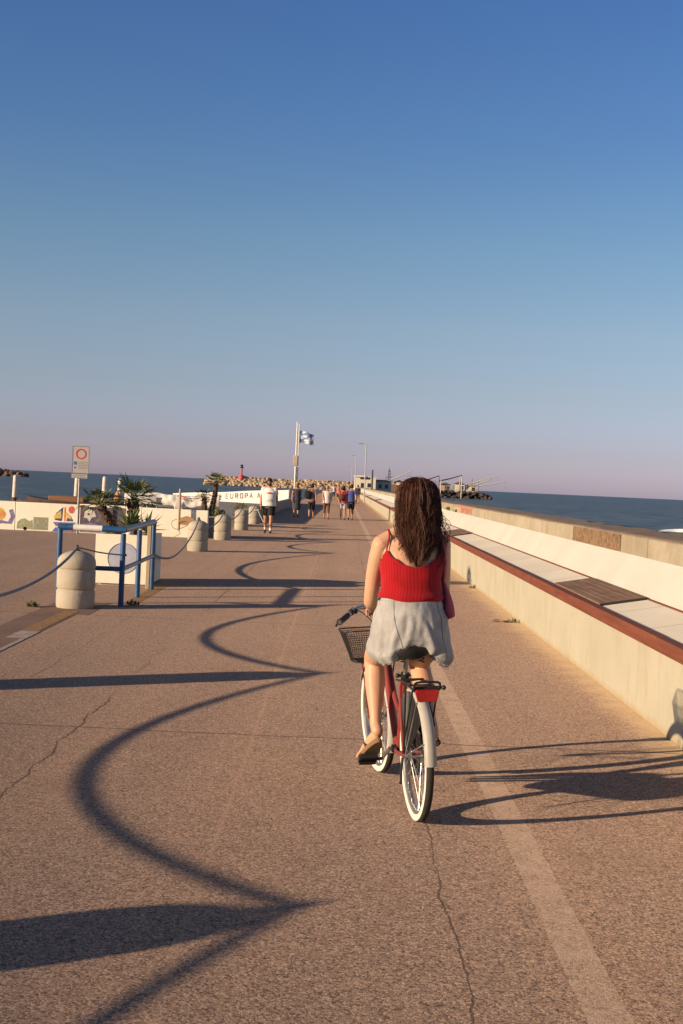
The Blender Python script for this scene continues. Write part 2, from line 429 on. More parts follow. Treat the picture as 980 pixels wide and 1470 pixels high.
def interp(tab, x):
    if x <= tab[0][0]: return tab[0][1:]
    for p, q in zip(tab, tab[1:]):
        if x <= q[0]:
            t = (x - p[0]) / (q[0] - p[0]); t = t * t * (3 - 2 * t)
            return tuple(lerp(a, b, t) for a, b in zip(p[1:], q[1:]))
    return tab[-1][1:]
def fuse(name, mb, voxel, m, parent=None, org=None, smooth_it=4):
    """grow one continuous skin over overlapping tapered lofts"""
    o = mb.build(name, m, parent, org, smooth=False)
    r = o.modifiers.new('remesh', 'REMESH'); r.mode = 'VOXEL'; r.voxel_size = voxel; r.use_smooth_shade = True
    sm = o.modifiers.new('smooth', 'SMOOTH'); sm.iterations = smooth_it; sm.factor = .5
    dg = bpy.context.evaluated_depsgraph_get()
    me = bpy.data.meshes.new_from_object(o.evaluated_get(dg))
    old = o.data; o.modifiers.clear(); o.data = me; bpy.data.meshes.remove(old); me.name = name
    me.materials.clear(); me.materials.append(m); me.shade_smooth()
    return o
def limb(mb, pts, n=14, sub=4, ref=(1, 0, 0)):
    """pts: (x,y,z,r) or (x,y,z,ra,rb); rounded ends"""
    P = [tuple(p) if len(p) == 5 else (*p, p[3]) for p in pts]
    Q = cr(P, sub)
    def cap(a, b):
        d = Vector(a[:3]) - Vector(b[:3]); d = d.normalized() if d.length > 1e-9 else Vector((0, 0, 1))
        res = []
        for k in (.45, .8, .97):
            q = Vector(a[:3]) + d * (min(a[3], a[4]) * k); s = math.sqrt(1 - k * k)
            res.append((*q, a[3] * s, a[4] * s))
        return res
    st = cap(Q[0], Q[1])[::-1]; en = cap(Q[-1], Q[-2])
    Q = st + Q + en
    mb.tube([q[:3] for q in Q], [(q[3], q[4]) for q in Q], n, True, ref)

# ------------------------------------------------------------------ shared materials
ASPH = ground_mat()
KERB = plaster_mat('kerb_concrete', (.20, .122, .085), (.27, .172, .122), (.12, .075, .055), .5)
CREAM = plaster_mat('cream_plaster', (.335, .306, .235), (.40, .368, .287), (.26, .205, .125), .42, .3, (.33, .235, .12))
WHITEW = plaster_mat('white_plaster', (.415, .40, .355), (.47, .455, .41), (.31, .27, .2), .2, .15)
MURALW = plaster_mat('whitewashed_plaster', (.70, .645, .52), (.78, .73, .60), (.44, .36, .25), .28, .2)
GREYC = plaster_mat('grey_concrete', (.26, .225, .19), (.34, .295, .245), (.16, .13, .11), .4)
BOLL = plaster_mat('bollard_concrete', (.33, .288, .225), (.42, .37, .295), (.19, .155, .115), .6, .5)
SEAW = seawall_mat()
SEA = sea_mat()
DECK = deck_mat()
COPE = wood_mat('rust_brown_coping', (.125, .038, .023), (.19, .062, .036), 'Y', 1, .75)
SLAT = wood_mat('weathered_brown_slats', (.13, .075, .048), (.24, .15, .10), 'Y')
POSTW = wood_mat('sun_bleached_wood', (.30, .225, .145), (.42, .325, .215), 'Z')
BLUE = mat('blue_paint', (.014, .070, .180), .45, .25, 5, .12, 70, .003, spec=.4, stain=(.10, .12, .14), stain_amt=.5)
WPAINT = mat('chipped_white_paint', (.66, .62, .55), .6, .12, 8, .15, 60, .003, stain=(.35, .27, .2), stain_amt=.4)
GALV = mat('bare_galvanised_steel', (.27, .265, .27), .5, .3, 9, .12, 70, .003, metal=.6, stain=(.16, .10, .07), stain_amt=.6)
ROPE = mat('grey_rope_fibre', (.20, .205, .215), .85, .25, 40, .4, 160, .004)
BLACK = mat('black_plastic', (.018, .017, .017), .5, .2, 20, .1, 120, .002)
DARKM = mat('dark_metal', (.035, .034, .036), .42, .25, 20, .08, 90, .002, metal=.5)
CHROME = mat('worn_chrome', (.52, .50, .47), .32, .15, 14, .05, 90, .002, metal=.9)
YELLOW = mat('rubbed_ochre_paint', (.33, .18, .06), .9, .35, 14, .3, 90, .005, stain=(.22, .14, .10), stain_amt=.95, stain_scale=9)
SOIL = mat('dry_soil', (.14, .09, .055), .95, .35, 14, .5, 60, .01)
SIGNW = mat('sign_white', (.34, .315, .31), .5, .06, 4, 0)
SIGNR = mat('sign_red', (.45, .035, .035), .5, .08, 6, 0)
SIGNB = mat('sign_blue', (.05, .12, .32), .5, .08, 6, 0)
SIGNG = mat('sign_grey_print', (.18, .18, .19), .6, .1, 6, 0)

# ================================================================== SETTING
SEAZ = -1.0
g = MB(); g.add([(-60000, -200, SEAZ), (60000, -200, SEAZ), (60000, 90000, SEAZ), (-60000, 90000, SEAZ)], [(0, 1, 2, 3)])
tag(g.build('sea', SEA, org=(0, 0, SEAZ)), kind='structure')

XW = 2.36
g = MB()
poly = [(-60, -30), (3.7, -30), (3.7, 335), (-3.9, 335), (-3.9, 34.85), (-60, 34.85)]
g.prism([(x, y, -3.0) for x, y in poly], (0, 0, 3.0))
tag(g.build('pier_pavement', ASPH, org=(0, 0, 0), smooth=False), kind='structure')
g = MB(); g.box(-15.6, -3.95, 34.9, 108, -3, -.12)
tag(g.build('quay_platform', GREYC, org=(0, 0, 0), smooth=False), kind='structure')
# flush concrete band the bollards stand in
g = MB(); g.box(-3.62, -3.09, -10, 14.55, -.05, .0025); g.box(-3.62, -2.95, 14.55, 16.0, -.05, .0025)
tag(g.build('kerb_strip', KERB, org=(0, 0, 0), smooth=False), kind='structure')
g = MB()
def strip(x0, x1, y0, y1, z, nseg=60, wob=.010):
    L = []; Rr = []
    for i in range(nseg + 1):
        y = lerp(y0, y1, i / nseg)
        L.append((x0 + noise.noise((y * 7, 1, 0)) * wob, y, z)); Rr.append((x1 + noise.noise((y * 7, 7, 0)) * wob, y, z))
    g.loft([[a, b] for a, b in zip(L, Rr)], False, False)
strip(-2.80, -2.62, 16.02, 19.6, .002)
strip(-3.30, -3.12, 12.9, 14.9, .0045)
tag(g.build('painted_kerb_line', YELLOW, org=(0, 0, 0), smooth=False), kind='structure')
g = MB(); strip(-3.14, -3.09, 9.0, 12.28, .0045); strip(-3.30, -3.09, 12.3, 12.88, .0045)
tag(g.build('pale_kerb_line', mat('rubbed_pale_paint', (.40, .30, .235), .9, .3, 10, .3, 90, .005), org=(0, 0, 0), smooth=False), kind='structure')
# foam where the sea breaks by the wall
g = MB(); random.seed(5)
for (x0, y0, ln) in ((26.0, 102, 6), (27.2, 104.5, 5)):
    rows = []
    for i in range(25):
        t = i / 24; x = x0 + ln * t; ww = (.25 + .6 * abs(noise.noise((x * .8, y0, 0)))) * math.sin(math.pi * t) ** .5
        y = y0 + noise.noise((x * .4, 3, y0)) * 1.5
        rows.append([(x, y - ww, SEAZ + .02), (x, y, SEAZ + .22 * math.sin(math.pi * t) + .03), (x, y + ww, SEAZ + .02)])
    g.loft(rows, False, False)
tag(g.build('breaking_wave', mat('sea_foam', (.62, .62, .60), .9, .2, 3, .5, 9, .05), org=(26, 103, SEAZ)), 'white foam of a small wave breaking beyond the sea wall', 'wave', kind='structure')

# ================================================================== BENCH WALL (right side)
Y0, Y1 = -12, 330
bw = thing('bench_wall', 'long low cream wall with rust-brown coping and white bench seat along the pier', 'wall', (XW, 0, 0), world=True)
g = MB(); g.box(XW, 2.60, Y0, 62.0, 0, .573); g.box(XW, 2.60, 62.25, Y1, 0, .573)
g.build('front_wall', CREAM, bw, bevel=.012)
g = MB(); g.box(XW + .04, 2.60, 62.0, 62.25, 0, .573); g.build('wall_joint', BLACK, bw)
y = -12.6
k = 0
while y < Y1:
    L = 2.4 if y < 40 else 12.0
    g = MB(); g.box(XW - .028, XW + .062, y + .006, min(y + L - .006, Y1), .573, .676 + (.002 if k % 2 else 0)); g.build('coping', COPE, bw, bevel=.006)
    y += L; k += 1
SL = .080 / .441                                            # the seat slopes up towards the backrest
XB = 2.865
g = MB(); g.prism([(XW + .064, Y0, .50), (XB, Y0, .50), (XB, Y0, .742), (XW + .064, Y0, .662)], (0, Y1 - Y0, 0)); g.build('seat_deck', DECK, bw, smooth=False)
for ya in (-4.0, 11.42, 26.8, 42.2, 57.6, 88, 120, 150):
    g = MB(); npl = 6; wp_ = (XB - XW - .07) / npl
    for i in range(npl):
        xa = XW + .068 + i * wp_; xb = xa + wp_ - .010; za = .665 + (xa - XW - .064) * SL; zb = .665 + (xb - XW - .064) * SL
        g.prism([(xa, ya, za), (xb, ya, zb), (xb, ya, zb + .024), (xa, ya, za + .024)], (0, 2.4, 0))
    g.build('slatted_seat', SLAT, bw, smooth=False)
    g = MB(); g.prism([(XW + .07, ya - .025, .664), (XB - .004, ya - .025, .664 + .43 * SL), (XB - .004, ya - .025, .686 + .43 * SL), (XW + .07, ya - .025, .686)], (0, .021, 0)); g.build('seat_edging', DARKM, bw)
g = MB(); g.box(XB, XB + .03, Y0, Y1, .56, .752); g.build('trim_strip', COPE, bw)
g = MB(); g.prism([(XB + .03, Y0, .55), (3.097, Y0, .55), (3.097, Y0, 1.080), (3.085, Y0, 1.080), (XB + .03, Y0, .754)], (0, Y1 - Y0, 0)); g.build('backrest_wall', WHITEW, bw, smooth=False)

sw = thing('sea_wall', 'thick beige concrete sea wall with rough brown top above the white backrest', 'wall', (3.1, 0, 0), world=True)
g = MB(); rows = []
n = 700
for i in range(n + 1):
    y = Y0 + (Y1 - Y0) * (i / n) ** 1.7
    zt = 1.282 + noise.noise((1, y * .35, 0)) * .012
    xo = 3.98 + noise.noise((3, y * .9, 0)) * .05 + noise.noise((3, y * 3.1, 4)) * .03
    mid = [(lerp(3.12, xo - .03, t), y, zt + noise.noise((t * 7, y * 2.2, 2)) * .012 + noise.noise((t * 3, y * .7, 8)) * .014) for t in (.2, .4, .6, .8)]
    rows.append([(3.098, y, .55), (3.098, y, zt - .02), (3.12, y, zt)] + mid + [(xo - .03, y, zt + noise.noise((9, y * 2, 2)) * .02), (xo, y, zt - .04), (xo, y, -3)])
g.loft(rows, True)
g.build('wall_body', SEAW, sw, autos=50)
g = MB(); g.box(3.088, 3.11, 13.6, 16.4, 1.084, 1.268)
g.build('stone_panel', mat('rough_brown_stone', (.20, .125, .07), .95, .45, 14, .9, 30, .03, stain=(.045, .026, .016), stain_amt=.95, stain_scale=11), sw)
random.seed(3)
g = MB(); red = mat('faded_red_paint', (.38, .10, .06), .8, .3, 9, 0)
g.box(3.090, 3.097, 29.0, 34.2, 1.235, 1.255)
for i in range(4):
    ya = 29.4 + i * .70
    g.box(3.089, 3.097, ya, ya + .16, 1.10, 1.21)
    g.box(3.090, 3.097, ya, ya + .54, 1.195, 1.22)
    if i % 2: g.box(3.091, 3.097, ya, ya + .54, 1.098, 1.12)
    g.box(3.088, 3.097, ya + .40, ya + .52, 1.124, 1.195)
g.build('graffiti', red, sw, smooth=False)

# ================================================================== LEFT LOW WALL beyond the bollards
g = MB(); rows = []
g.prism([(-3.98, 49.0, -.2), (-3.72, 49.0, -.2), (-3.40, 97, -.2), (-3.66, 97, -.2)], (0, 0, .75))
tag(g.build('low_wall', GREYC, bevel=.02), 'low grey concrete wall in shade along the left edge behind the walking man', 'wall')

# ================================================================== MURAL WALL
mw = thing('mural_wall', 'whitewashed low wall across the left with sailing boat and other murals', 'wall', (-7, 34.3, 0), world=True)
YW = 34.6
g = MB()
for (xa, xb, dz) in ((-14, -9.15, .0), (-9.14, -7.36, -.012), (-7.345, -5.6, .006), (-5.59, -3.74, -.014)):
    g.box(xa, xb, YW, YW + .24, -.1, .80 + dz)
g.build('wall_body', MURALW, mw, bevel=.012)
def flat(name, pts, m, y=YW - .004, t=.004, parent=mw):
    q = MB(); q.prism([(x, y, z) for x, z in pts], (0, t + .002, 0)); return q.build(name, m, parent, smooth=False)
def fm(name, c): return mat(name, c, .85, .25, 14, 0, stain=tuple(min(1, q * .6 + .25) for q in c), stain_amt=.5, stain_scale=9)
NAVY = fm('mural_navy', (.045, .05, .14)); MRED = fm('mural_red', (.50, .10, .08)); MYEL = fm('mural_yellow', (.56, .40, .09)); MBLU = fm('mural_blue', (.08, .14, .40)); MPUR = fm('mural_purple', (.17, .13, .30)); MGRN = fm('mural_faded_green', (.27, .28, .17)); MDRK = fm('mural_dark', (.09, .07, .09)); MPAL = fm('mural_pale', (.50, .46, .42)); MORG = fm('mural_orange', (.56, .24, .08))
def mural(name, polys):
    q = MB(); ms = []
    for i, (pts, m) in enumerate(polys):
        if m not in ms: ms.append(m)
        q.mi = ms.index(m); yy = YW - .004 - i * .0012
        q.prism([(x, yy, z) for x, z in pts], (0, .004 + i * .0012 + .002, 0))
    return q.build(name, ms, mw, smooth=False)
def circ(x, z, r, n=18, rz=None): return [(x + r * math.cos(2 * math.pi * i / n), z + (rz or r) * math.sin(2 * math.pi * i / n)) for i in range(n)]
bx = -7.80
mural('painted_sailboat', [
    ([(bx - .03, .32), (bx - .01, .70), (bx - .20, .52), (bx - .26, .40)], NAVY),
    ([(bx - .05, .34), (bx - .06, .60), (bx - .27, .44), (bx - .24, .34)], MYEL),
    ([(bx - .05, .30), (bx - .06, .38), (bx - .22, .37), (bx - .24, .33)], NAVY),
    ([(bx + .02, .30), (bx + .02, .70), (bx + .06, .70), (bx + .055, .30)], MORG),
    ([(bx + .09, .32), (bx + .08, .56), (bx + .22, .44), (bx + .25, .32)], MYEL),
    ([(bx + .09, .31), (bx + .12, .40), (bx + .26, .37), (bx + .27, .31)], NAVY),
    ([(bx - .28, .27), (bx - .20, .16), (bx + .26, .16), (bx + .34, .28)], MPUR),
    ([(bx - .20, .02), (bx - .12, .20), (bx + .02, .06), (bx + .12, .20), (bx + .28, .20), (bx + .38, .02)], MRED),
    ([(bx - .30, .01), (bx - .20, .13), (bx - .08, .03), (bx + .06, .10), (bx + .20, .02), (bx + .36, .08), (bx + .42, .01)], MBLU)])
mural('painted_red_sun', [(circ(-7.57, .63, .09, rz=.105), MRED)])
mural('painted_swirl', [(circ(-9.63, .42, .20), MYEL), (circ(-9.53, .42, .11), MORG),
    ([(-10.08, .12), (-9.75, .20), (-9.55, .26), (-9.35, .22), (-9.27, .36), (-9.33, .55), (-9.23, .58), (-9.16, .38), (-9.25, .16), (-9.53, .17), (-9.73, .10), (-10.08, .04)], MPUR),
    ([(-10.08, .30), (-9.88, .44), (-9.79, .36), (-10.08, .20)], MBLU)])
mural('faded_green_patch', [([(-9.10, .04), (-9.08, .22), (-9.0, .30), (-8.88, .34), (-8.74, .26), (-8.66, .30), (-8.64, .03)], MGRN), ([(-8.63, .03), (-8.63, .385), (-8.22, .385), (-8.22, .03)], mat('mural_grey_green', (.24, .235, .165), .9, .4, 30, 0, stain=(.42, .38, .28), stain_amt=.8, stain_scale=12))])
mural('dark_sea_mural', [([(-7.33, .02), (-7.33, .74), (-6.05, .74), (-6.05, .02)], MDRK), ([(-7.30, .02), (-7.30, .24), (-7.00, .30), (-6.70, .20), (-6.40, .28), (-6.10, .18), (-6.10, .02)], MPUR),
    ([(-7.22, .42), (-7.20, .60), (-7.07, .68), (-6.93, .62), (-6.88, .47), (-7.00, .44), (-7.06, .32), (-7.13, .42)], MPAL), (circ(-7.09, .53, .035), MDRK),
    ([(-7.10, .1), (-6.80, .14), (-6.60, .08), (-6.80, .05)], MPAL), ([(-6.60, .16), (-6.40, .2), (-6.25, .12), (-6.40, .1)], MPAL), (circ(-6.58, .52, .13), mat('mural_black', (.02, .02, .025), .85, .2, 9, 0))])
mural('drain_hole', [(circ(-8.86, .05, .05), BLACK)])

# ================================================================== BOLLARDS, ROPES
BX = -3.27
prof = [(0.0, 0), (.226, 0), (.236, .02), (.237, .205), (.229, .222), (.222, .226), (.222, .238), (.230, .246), (.237, .262), (.237, .455), (.229, .472), (.223, .476), (.223, .486), (.231, .494), (.237, .51), (.236, .565), (.228, .605), (.205, .642), (.165, .672), (.115, .693), (.06, .706), (.035, .712), (0.0, .713)]
def bollard(loc, label):
    t = thing('bollard', label, 'bollard', loc, group='concrete bollards along the pier edge')
    g = MB(); g.lathe(prof, n=40); g.build('bollard_body', BOLL, t, autos=40)
    g = MB(); g.lathe([(0, .711), (.042, .711), (.045, .722), (.02, .728), (.018, .745), (0, .747)], n=14)
    g.tube([(0, .028 * math.cos(a), .752 + .028 * math.sin(a)) for a in [2 * math.pi * i / 14 for i in range(15)]], .008, 6); g.build('rope_eye', DARKM, t)
    return t
b0 = bollard((BX, 15.36, 0), 'concrete bollard standing right in front of the blue railing')
BP = [((-3.24, 3.2, 0), 'concrete bollard casting the broad shadow that points behind the bicycle'),
      ((-3.25, 9.25, 0), 'concrete bollard casting the narrow shadow level with the bicycle basket'),
      ((-3.28, 28.4, 0), 'concrete bollard before the white mural wall with rope rising to its top'),
      ((-3.27, 34.15, 0), 'concrete bollard at the end of the white mural wall below the far palms'),
      ((-3.36, 41.6, 0), 'concrete bollard to the left of the man in the white shirt, the lighter of two'),
      ((-3.38, 48.0, 0), 'farthest concrete bollard, at the start of the low grey wall')]
for i, (p, lb) in enumerate(BP): dup(b0, p, 0.6 * i, lb)
def rope(a, b, sag, label, r=.017, group='ropes between the bollards'):
    a = Vector(a); b = Vector(b); g = MB(); pts = []
    for i in range(33):
        t = i / 32; p = a.lerp(b, t); p.z -= sag * (1 - (2 * t - 1) ** 2); p.x += .012 * math.sin(t * 9)
        pts.append(p)
    g.tube(pts, r, 8); o = g.build('rope', ROPE); return tag(o, label, 'rope', group)
zt = .752
RP = {}
rope((-3.24, -3.0, zt), (-3.24, 3.2, zt), .30, 'grey rope whose straight shadow runs into the broadest bollard shadow')
rope((-3.24, 3.2, zt), (-3.25, 9.25, zt), .30, 'grey rope casting the widest curved shadow on the pavement')
rope((-3.25, 9.25, zt), (BX, 15.36, zt), .30, 'thick grey rope sagging away from the bollard in front of the blue railing')
rope((BX, 15.36, zt), (-2.76, 15.66, .66), .015, 'short taut wire from the bollard to the blue railing corner post', .009)
rope((-2.75, 18.25, .52), (-3.28, 28.4, zt), .36, 'grey rope from the far railing post up to the bollard before the mural wall')
rope((-3.28, 28.4, zt), (-3.27, 34.15, zt), .28, 'grey rope between the bollard before the mural wall and the next one')
rope((-3.27, 34.15, zt), (-3.36, 41.6, zt), .28, 'grey rope from the bollard at the mural wall end to the next farther one')
rope((-3.36, 41.6, zt), (-3.38, 48.0, zt), .28, 'farthest grey rope, left of the man in the white shirt')

# ================================================================== BLUE RAILING
rl = thing('railing', 'blue painted tube railing with white banded top rail around the planter', 'railing', (-2.75, 15.7, 0), world=True)
PA, PB, PC, PD = (-3.575, 15.72), (-2.765, 15.72), (-2.765, 16.98), (-2.765, 18.25)
for (x, y), h in ((PA, .985), (PB, .93), (PC, .93), (PD, 1.0)):
    g = MB(); g.tube([(x, y, 0), (x, y, h)], .0355, 14); g.build('post', BLUE, rl)
zr = .985
g = MB(); g.tube([(PA[0] - .02, PA[1], zr), (PA[0] + .17, PA[1], zr)], .041, 14); g.build('top_rail', BLUE, rl)
g = MB(); g.tube([(PA[0] + .54, PA[1], zr - .004), (PB[0] + .03, PB[1], zr - .008)], .041, 14); g.build('top_rail', BLUE, rl)
g = MB(); g.tube([(PA[0] + .17, PA[1], zr), (PA[0] + .54, PA[1], zr - .004)], .0405, 14); g.build('white_rail_band', WPAINT, rl)
g = MB(); g.tube([(PB[0], PB[1] + .03, zr - .01), (PC[0], PC[1], zr + .005), (PD[0], PD[1] - .03, zr + .02), (PD[0], PD[1] + .04, zr + .01)], .040, 14); g.build('side_rail', GALV, rl)
g = MB(); g.tube([(PA[0], PA[1], .475), (PB[0], PB[1], .475)], .030, 12); g.build('lower_rail', BLUE, rl)
g = MB(); g.tube([(PB[0], PB[1] + .03, .475), (PD[0], PD[1] - .03, .50)], .030, 12); g.build('lower_side_rail', GALV, rl)
g = MB(); g.sphere((PB[0] + .04, PB[1] - .03, .66), .018); g.build('rope_clamp', DARKM, rl)
g = MB(); g.sphere((PD[0] + .01, PD[1], .52), .03); g.build('rope_clamp', DARKM, rl)
g = MB(); g.box(-2.855, -2.795, 18.22, 18.28, 0, .97); tag(g.build('wooden_post', POSTW, bevel=.008), 'weathered square wooden post beside the far corner of the blue railing', 'post')

# ================================================================== PLANTER, PALMS
pl = thing('planter', 'white square concrete planter with pale blue disc behind the blue railing', 'planter', (-3.27, 19.3, 0), world=True)
g = MB()
x0, x1, y0, y1, zt_ = -3.70, -2.875, 18.66, 19.85, .775
g.box(x0, x1, y0, y1, .03, .66); g.box(x0, x1, y0, y0 + .07, .66, zt_); g.box(x0, x1, y1 - .07, y1, .66, zt_); g.box(x0, x0 + .07, y0 + .07, y1 - .07, .66, zt_); g.box(x1 - .07, x1, y0 + .07, y1 - .07, .66, zt_)
g.box(x0 + .06, x1 - .06, y0 + .06, y1 - .06, 0, .03)
g.build('planter_box', MURALW, pl, smooth=False)
g = MB(); g.box(x0 + .072, x1 - .072, y0 + .072, y1 - .072, .66, .735); g.build('soil', SOIL, pl)
g = MB(); cxp, czp = -3.275, .415
g.disc((cxp, y0 - .002, czp), (0, 1, 0), .235, .006, 40); g.build('painted_disc', mat('pale_lilac_paint', (.36, .36, .44), .85, .12, 8, .1, 80, .003), pl)
g = MB()
for i in range(40):
    a, b = 2 * math.pi * i / 40, 2 * math.pi * (i + 1) / 40
    th = lambda q: .006 + .012 * max(0, math.cos(q - math.pi * .85))
    g.add([(cxp + .235 * math.cos(a), y0 - .0062, czp + .235 * math.sin(a)), (cxp + .235 * math.cos(b), y0 - .0062, czp + .235 * math.sin(b)), (cxp + (.235 - th(b)) * math.cos(b), y0 - .0062, czp + (.235 - th(b)) * math.sin(b)), (cxp + (.235 - th(a)) * math.cos(a), y0 - .0062, czp + (.235 - th(a)) * math.sin(a))], [(0, 1, 2, 3)])
g.build('disc_outline', mat('dark_slate_paint', (.10, .10, .13), .85, .2, 8, 0), pl, smooth=False)

PLEAF = leaf_mat('palm_fronds', (.065, .090, .028), (.175, .175, .065)); PLEAF2 = leaf_mat('agave_leaves', (.075, .11, .045), (.18, .20, .08))
PTRUNK = mat('fibrous_palm_trunk', (.085, .052, .032), .95, .4, 22, .8, 40, .02, stain=(.17, .11, .06), stain_amt=.7, stain_scale=18)
def fan(g, base, d, size, nb=13, wdt=.022):
    """one fan-shaped palm leaf at the end of its stalk"""
    d = Vector(d).normalized(); side = d.cross(Vector((0, 0, 1))); side = side.normalized() if side.length > .05 else Vector((1, 0, 0))
    up = side.cross(d)
    st = Vector(base); tip = st + d * size * .45 - Vector((0, 0, 1)) * size * .03
    g.tube([st, st.lerp(tip, .5) + up * .01, tip], [.009, .007, .006], 5)
    for i in range(nb):
        a = lerp(-1.25, 1.25, i / (nb - 1)) + random.uniform(-.05, .05)
        dd = (d * math.cos(a) + side * math.sin(a) + up * random.uniform(-.06, .12)).normalized(); L = size * .62 * random.uniform(.85, 1.1) * (1 - .18 * abs(a))
        w_ = dd.cross(up).normalized() * wdt * size * 1.7
        m1 = tip + dd * L * .55; e = tip + dd * L - Vector((0, 0, 1)) * L * random.uniform(.05, .30)
        g.add([tip - w_ * .3, tip + w_ * .3, m1 + w_ * .8, e, m1 - w_ * .8, m1 + up * .008], [(0, 5, 4), (0, 1, 5), (1, 2, 5), (5, 2, 3), (4, 5, 3)])
def palm(name, label, base, top, r0, r1, size, nl, cat='palm', group=None, seed=1):
    random.seed(seed); t = thing(name, label, cat, base, group=group); b = Vector((0, 0, 0)); e = Vector(top) - Vector(base)
    g = MB(); pts = []; rr = []
    for i in range(22):
        q = i / 21; p = b.lerp(e, q); p.x += .03 * math.sin(q * 3) * e.length; pts.append(p); rr.append(lerp(r0, r1, q) * (1 + .13 * (i % 2)))
    g.tube(pts, rr, 12)
    for i in range(120):                                                  # stubs of old leaf bases
        q = random.random(); p = b.lerp(e, q); p.x += .03 * math.sin(q * 3) * e.length; a = random.uniform(0, 6.28); rad = lerp(r0, r1, q)
        o_ = Vector((math.cos(a), math.sin(a), 0)); p1 = p + o_ * rad * .9
        g.tube([p1, p1 + o_ * rad * .45 + Vector((0, 0, rad * .7))], [rad * .22, rad * .08], 4)
    g.build('trunk', PTRUNK, t, autos=60)
    g = MB()
    for i in range(nl):
        a = i * 2.39996 + random.uniform(-.2, .2); el = lerp(1.1, -.25, (i / nl) ** .9) + random.uniform(-.12, .12)
        d = Vector((math.cos(a) * math.cos(el), math.sin(a) * math.cos(el), math.sin(el)))
        fan(g, e + d * .02 + Vector((0, 0, r1 * .3)), d, size * random.uniform(.8, 1.1))
    g.build('crown', PLEAF, t, smooth=False)
    return t
palm('fan_palm', 'tallest fan palm with dark shaggy trunk in the white planter', (-3.29, 19.35, .735), (-3.28, 19.35, 1.27), .085, .068, .47, 17, group='fan palms in the white planter', seed=4)
palm('fan_palm', 'leaning fan palm with brown trunk in the white planter', (-3.50, 19.15, .735), (-3.76, 19.15, 1.19), .075, .055, .38, 15, group='fan palms in the white planter', seed=9)
def spiky(name, label, base, size, nl, seed, group='spiky plants in the planter'):
    random.seed(seed); t = thing(name, label, 'plant', base, group=group); g = MB()
    for i in range(nl):
        a = i * 2.4 + random.uniform(-.3, .3); el = random.uniform(.25, 1.4); L = size * random.uniform(.7, 1.1)
        d = Vector((math.cos(a) * math.cos(el), math.sin(a) * math.cos(el), math.sin(el))); s = d.cross(Vector((0, 0, 1))); s = s.normalized() * L * .05 if s.length > .01 else Vector((.02, 0, 0))
        m1 = d * L * .5; e = d * L - Vector((0, 0, .12 * L))
        g.add([-s * .6, s * .6, m1 + s, e, m1 - s, m1 + Vector((0, 0, -.01))], [(0, 1, 5), (0, 5, 4), (1, 2, 5), (5, 2, 3), (4, 5, 3)])
    g.build('leaves', PLEAF2, t, smooth=False)
    return t
spiky('spiky_plant', 'low spiky plant in a pale pot at the front of the white planter', (-3.22, 18.86, .86), .42, 44, 3)
spiky('spiky_plant', 'spiky plant at the right side of the white planter', (-2.97, 18.90, .82), .42, 40, 8)
g = MB(); g.lathe([(0, .735), (.065, .735), (.078, .87), (.066, .87), (.06, .84), (0, .84)], (-3.23, 18.85, 0), 18); g.lathe([(0, .80), (.03, .80), (.03, .85), (0, .85)], (-3.23, 18.85, .0), 8)
tag(g.build('flower_pot', MURALW), 'small pale pot standing in the white planter under a spiky plant', 'pot')
g = MB(); g.lathe([(0, .735), (.06, .735), (.07, .82), (.055, .82), (0, .80)], (-2.985, 18.91, 0), 16); tag(g.build('flower_pot', SOIL), 'small dark pot at the right side of the white planter', 'pot')

# far palms at the end of the mural wall, with their planter
g = MB(); g.box(-4.35, -3.45, 35.3, 36.3, -.12, .60); tag(g.build('planter', GREYC, bevel=.02), 'dark concrete planter behind the end of the mural wall', 'planter')
palm('fan_palm', 'slim tall palm standing behind the end of the mural wall', (-3.80, 35.7, .60), (-3.66, 35.7, 1.56), .075, .055, .38, 15, group='palms behind the end of the mural wall', seed=14)
palm('fan_palm', 'short palm left of the slim tall one behind the mural wall', (-3.97, 35.6, .60), (-3.99, 35.6, 1.14), .075, .06, .30, 13, group='palms behind the end of the mural wall', seed=15)
spiky('spiky_plant', 'dark green spiky plant at the foot of the far palms', (-3.55, 35.5, .60), .38, 50, 21, None)

# wooden post with hanging board at the mural wall
wp = thing('mooring_pole', 'bleached wooden pole with a hung tan board in front of the mural wall', 'pole', (-4.52, 34.05, 0), world=True)
g = MB(); g.tube([(-4.52, 34.40, .20), (-4.52, 34.40, 1.36)], [.036, .034], 10); g.build('pole', POSTW, wp)
g = MB(); g.prism([(-4.50, 34.12, .38), (-4.25, 34.12, .36), (-4.06, 34.12, .50), (-4.10, 34.12, .56), (-4.28, 34.12, .62), (-4.45, 34.12, .56)], (0, .05, 0)); g.build('board', wood_mat('tan_board', (.30, .17, .08), (.42, .26, .13), 'X'), wp, smooth=False)
g = MB(); g.tube(cr([(-4.52, 34.0, .52), (-4.66, 34.02, .46), (-4.64, 34.02, .30), (-4.50, 34.0, .25), (-4.3, 34.05, .33), (-4.12, 34.06, .44)], 6), .009, 6); g.tube(cr([(-4.12, 34.06, .5), (-4.05, 34.05, .66), (-4.18, 34.1, .79)], 6), .008, 6); g.tube(cr([(-4.48, 34.1, .22), (-4.45, 34.15, .12), (-4.6, 34.15, .03)], 6), .008, 6); g.build('hanging_line', ROPE, wp)

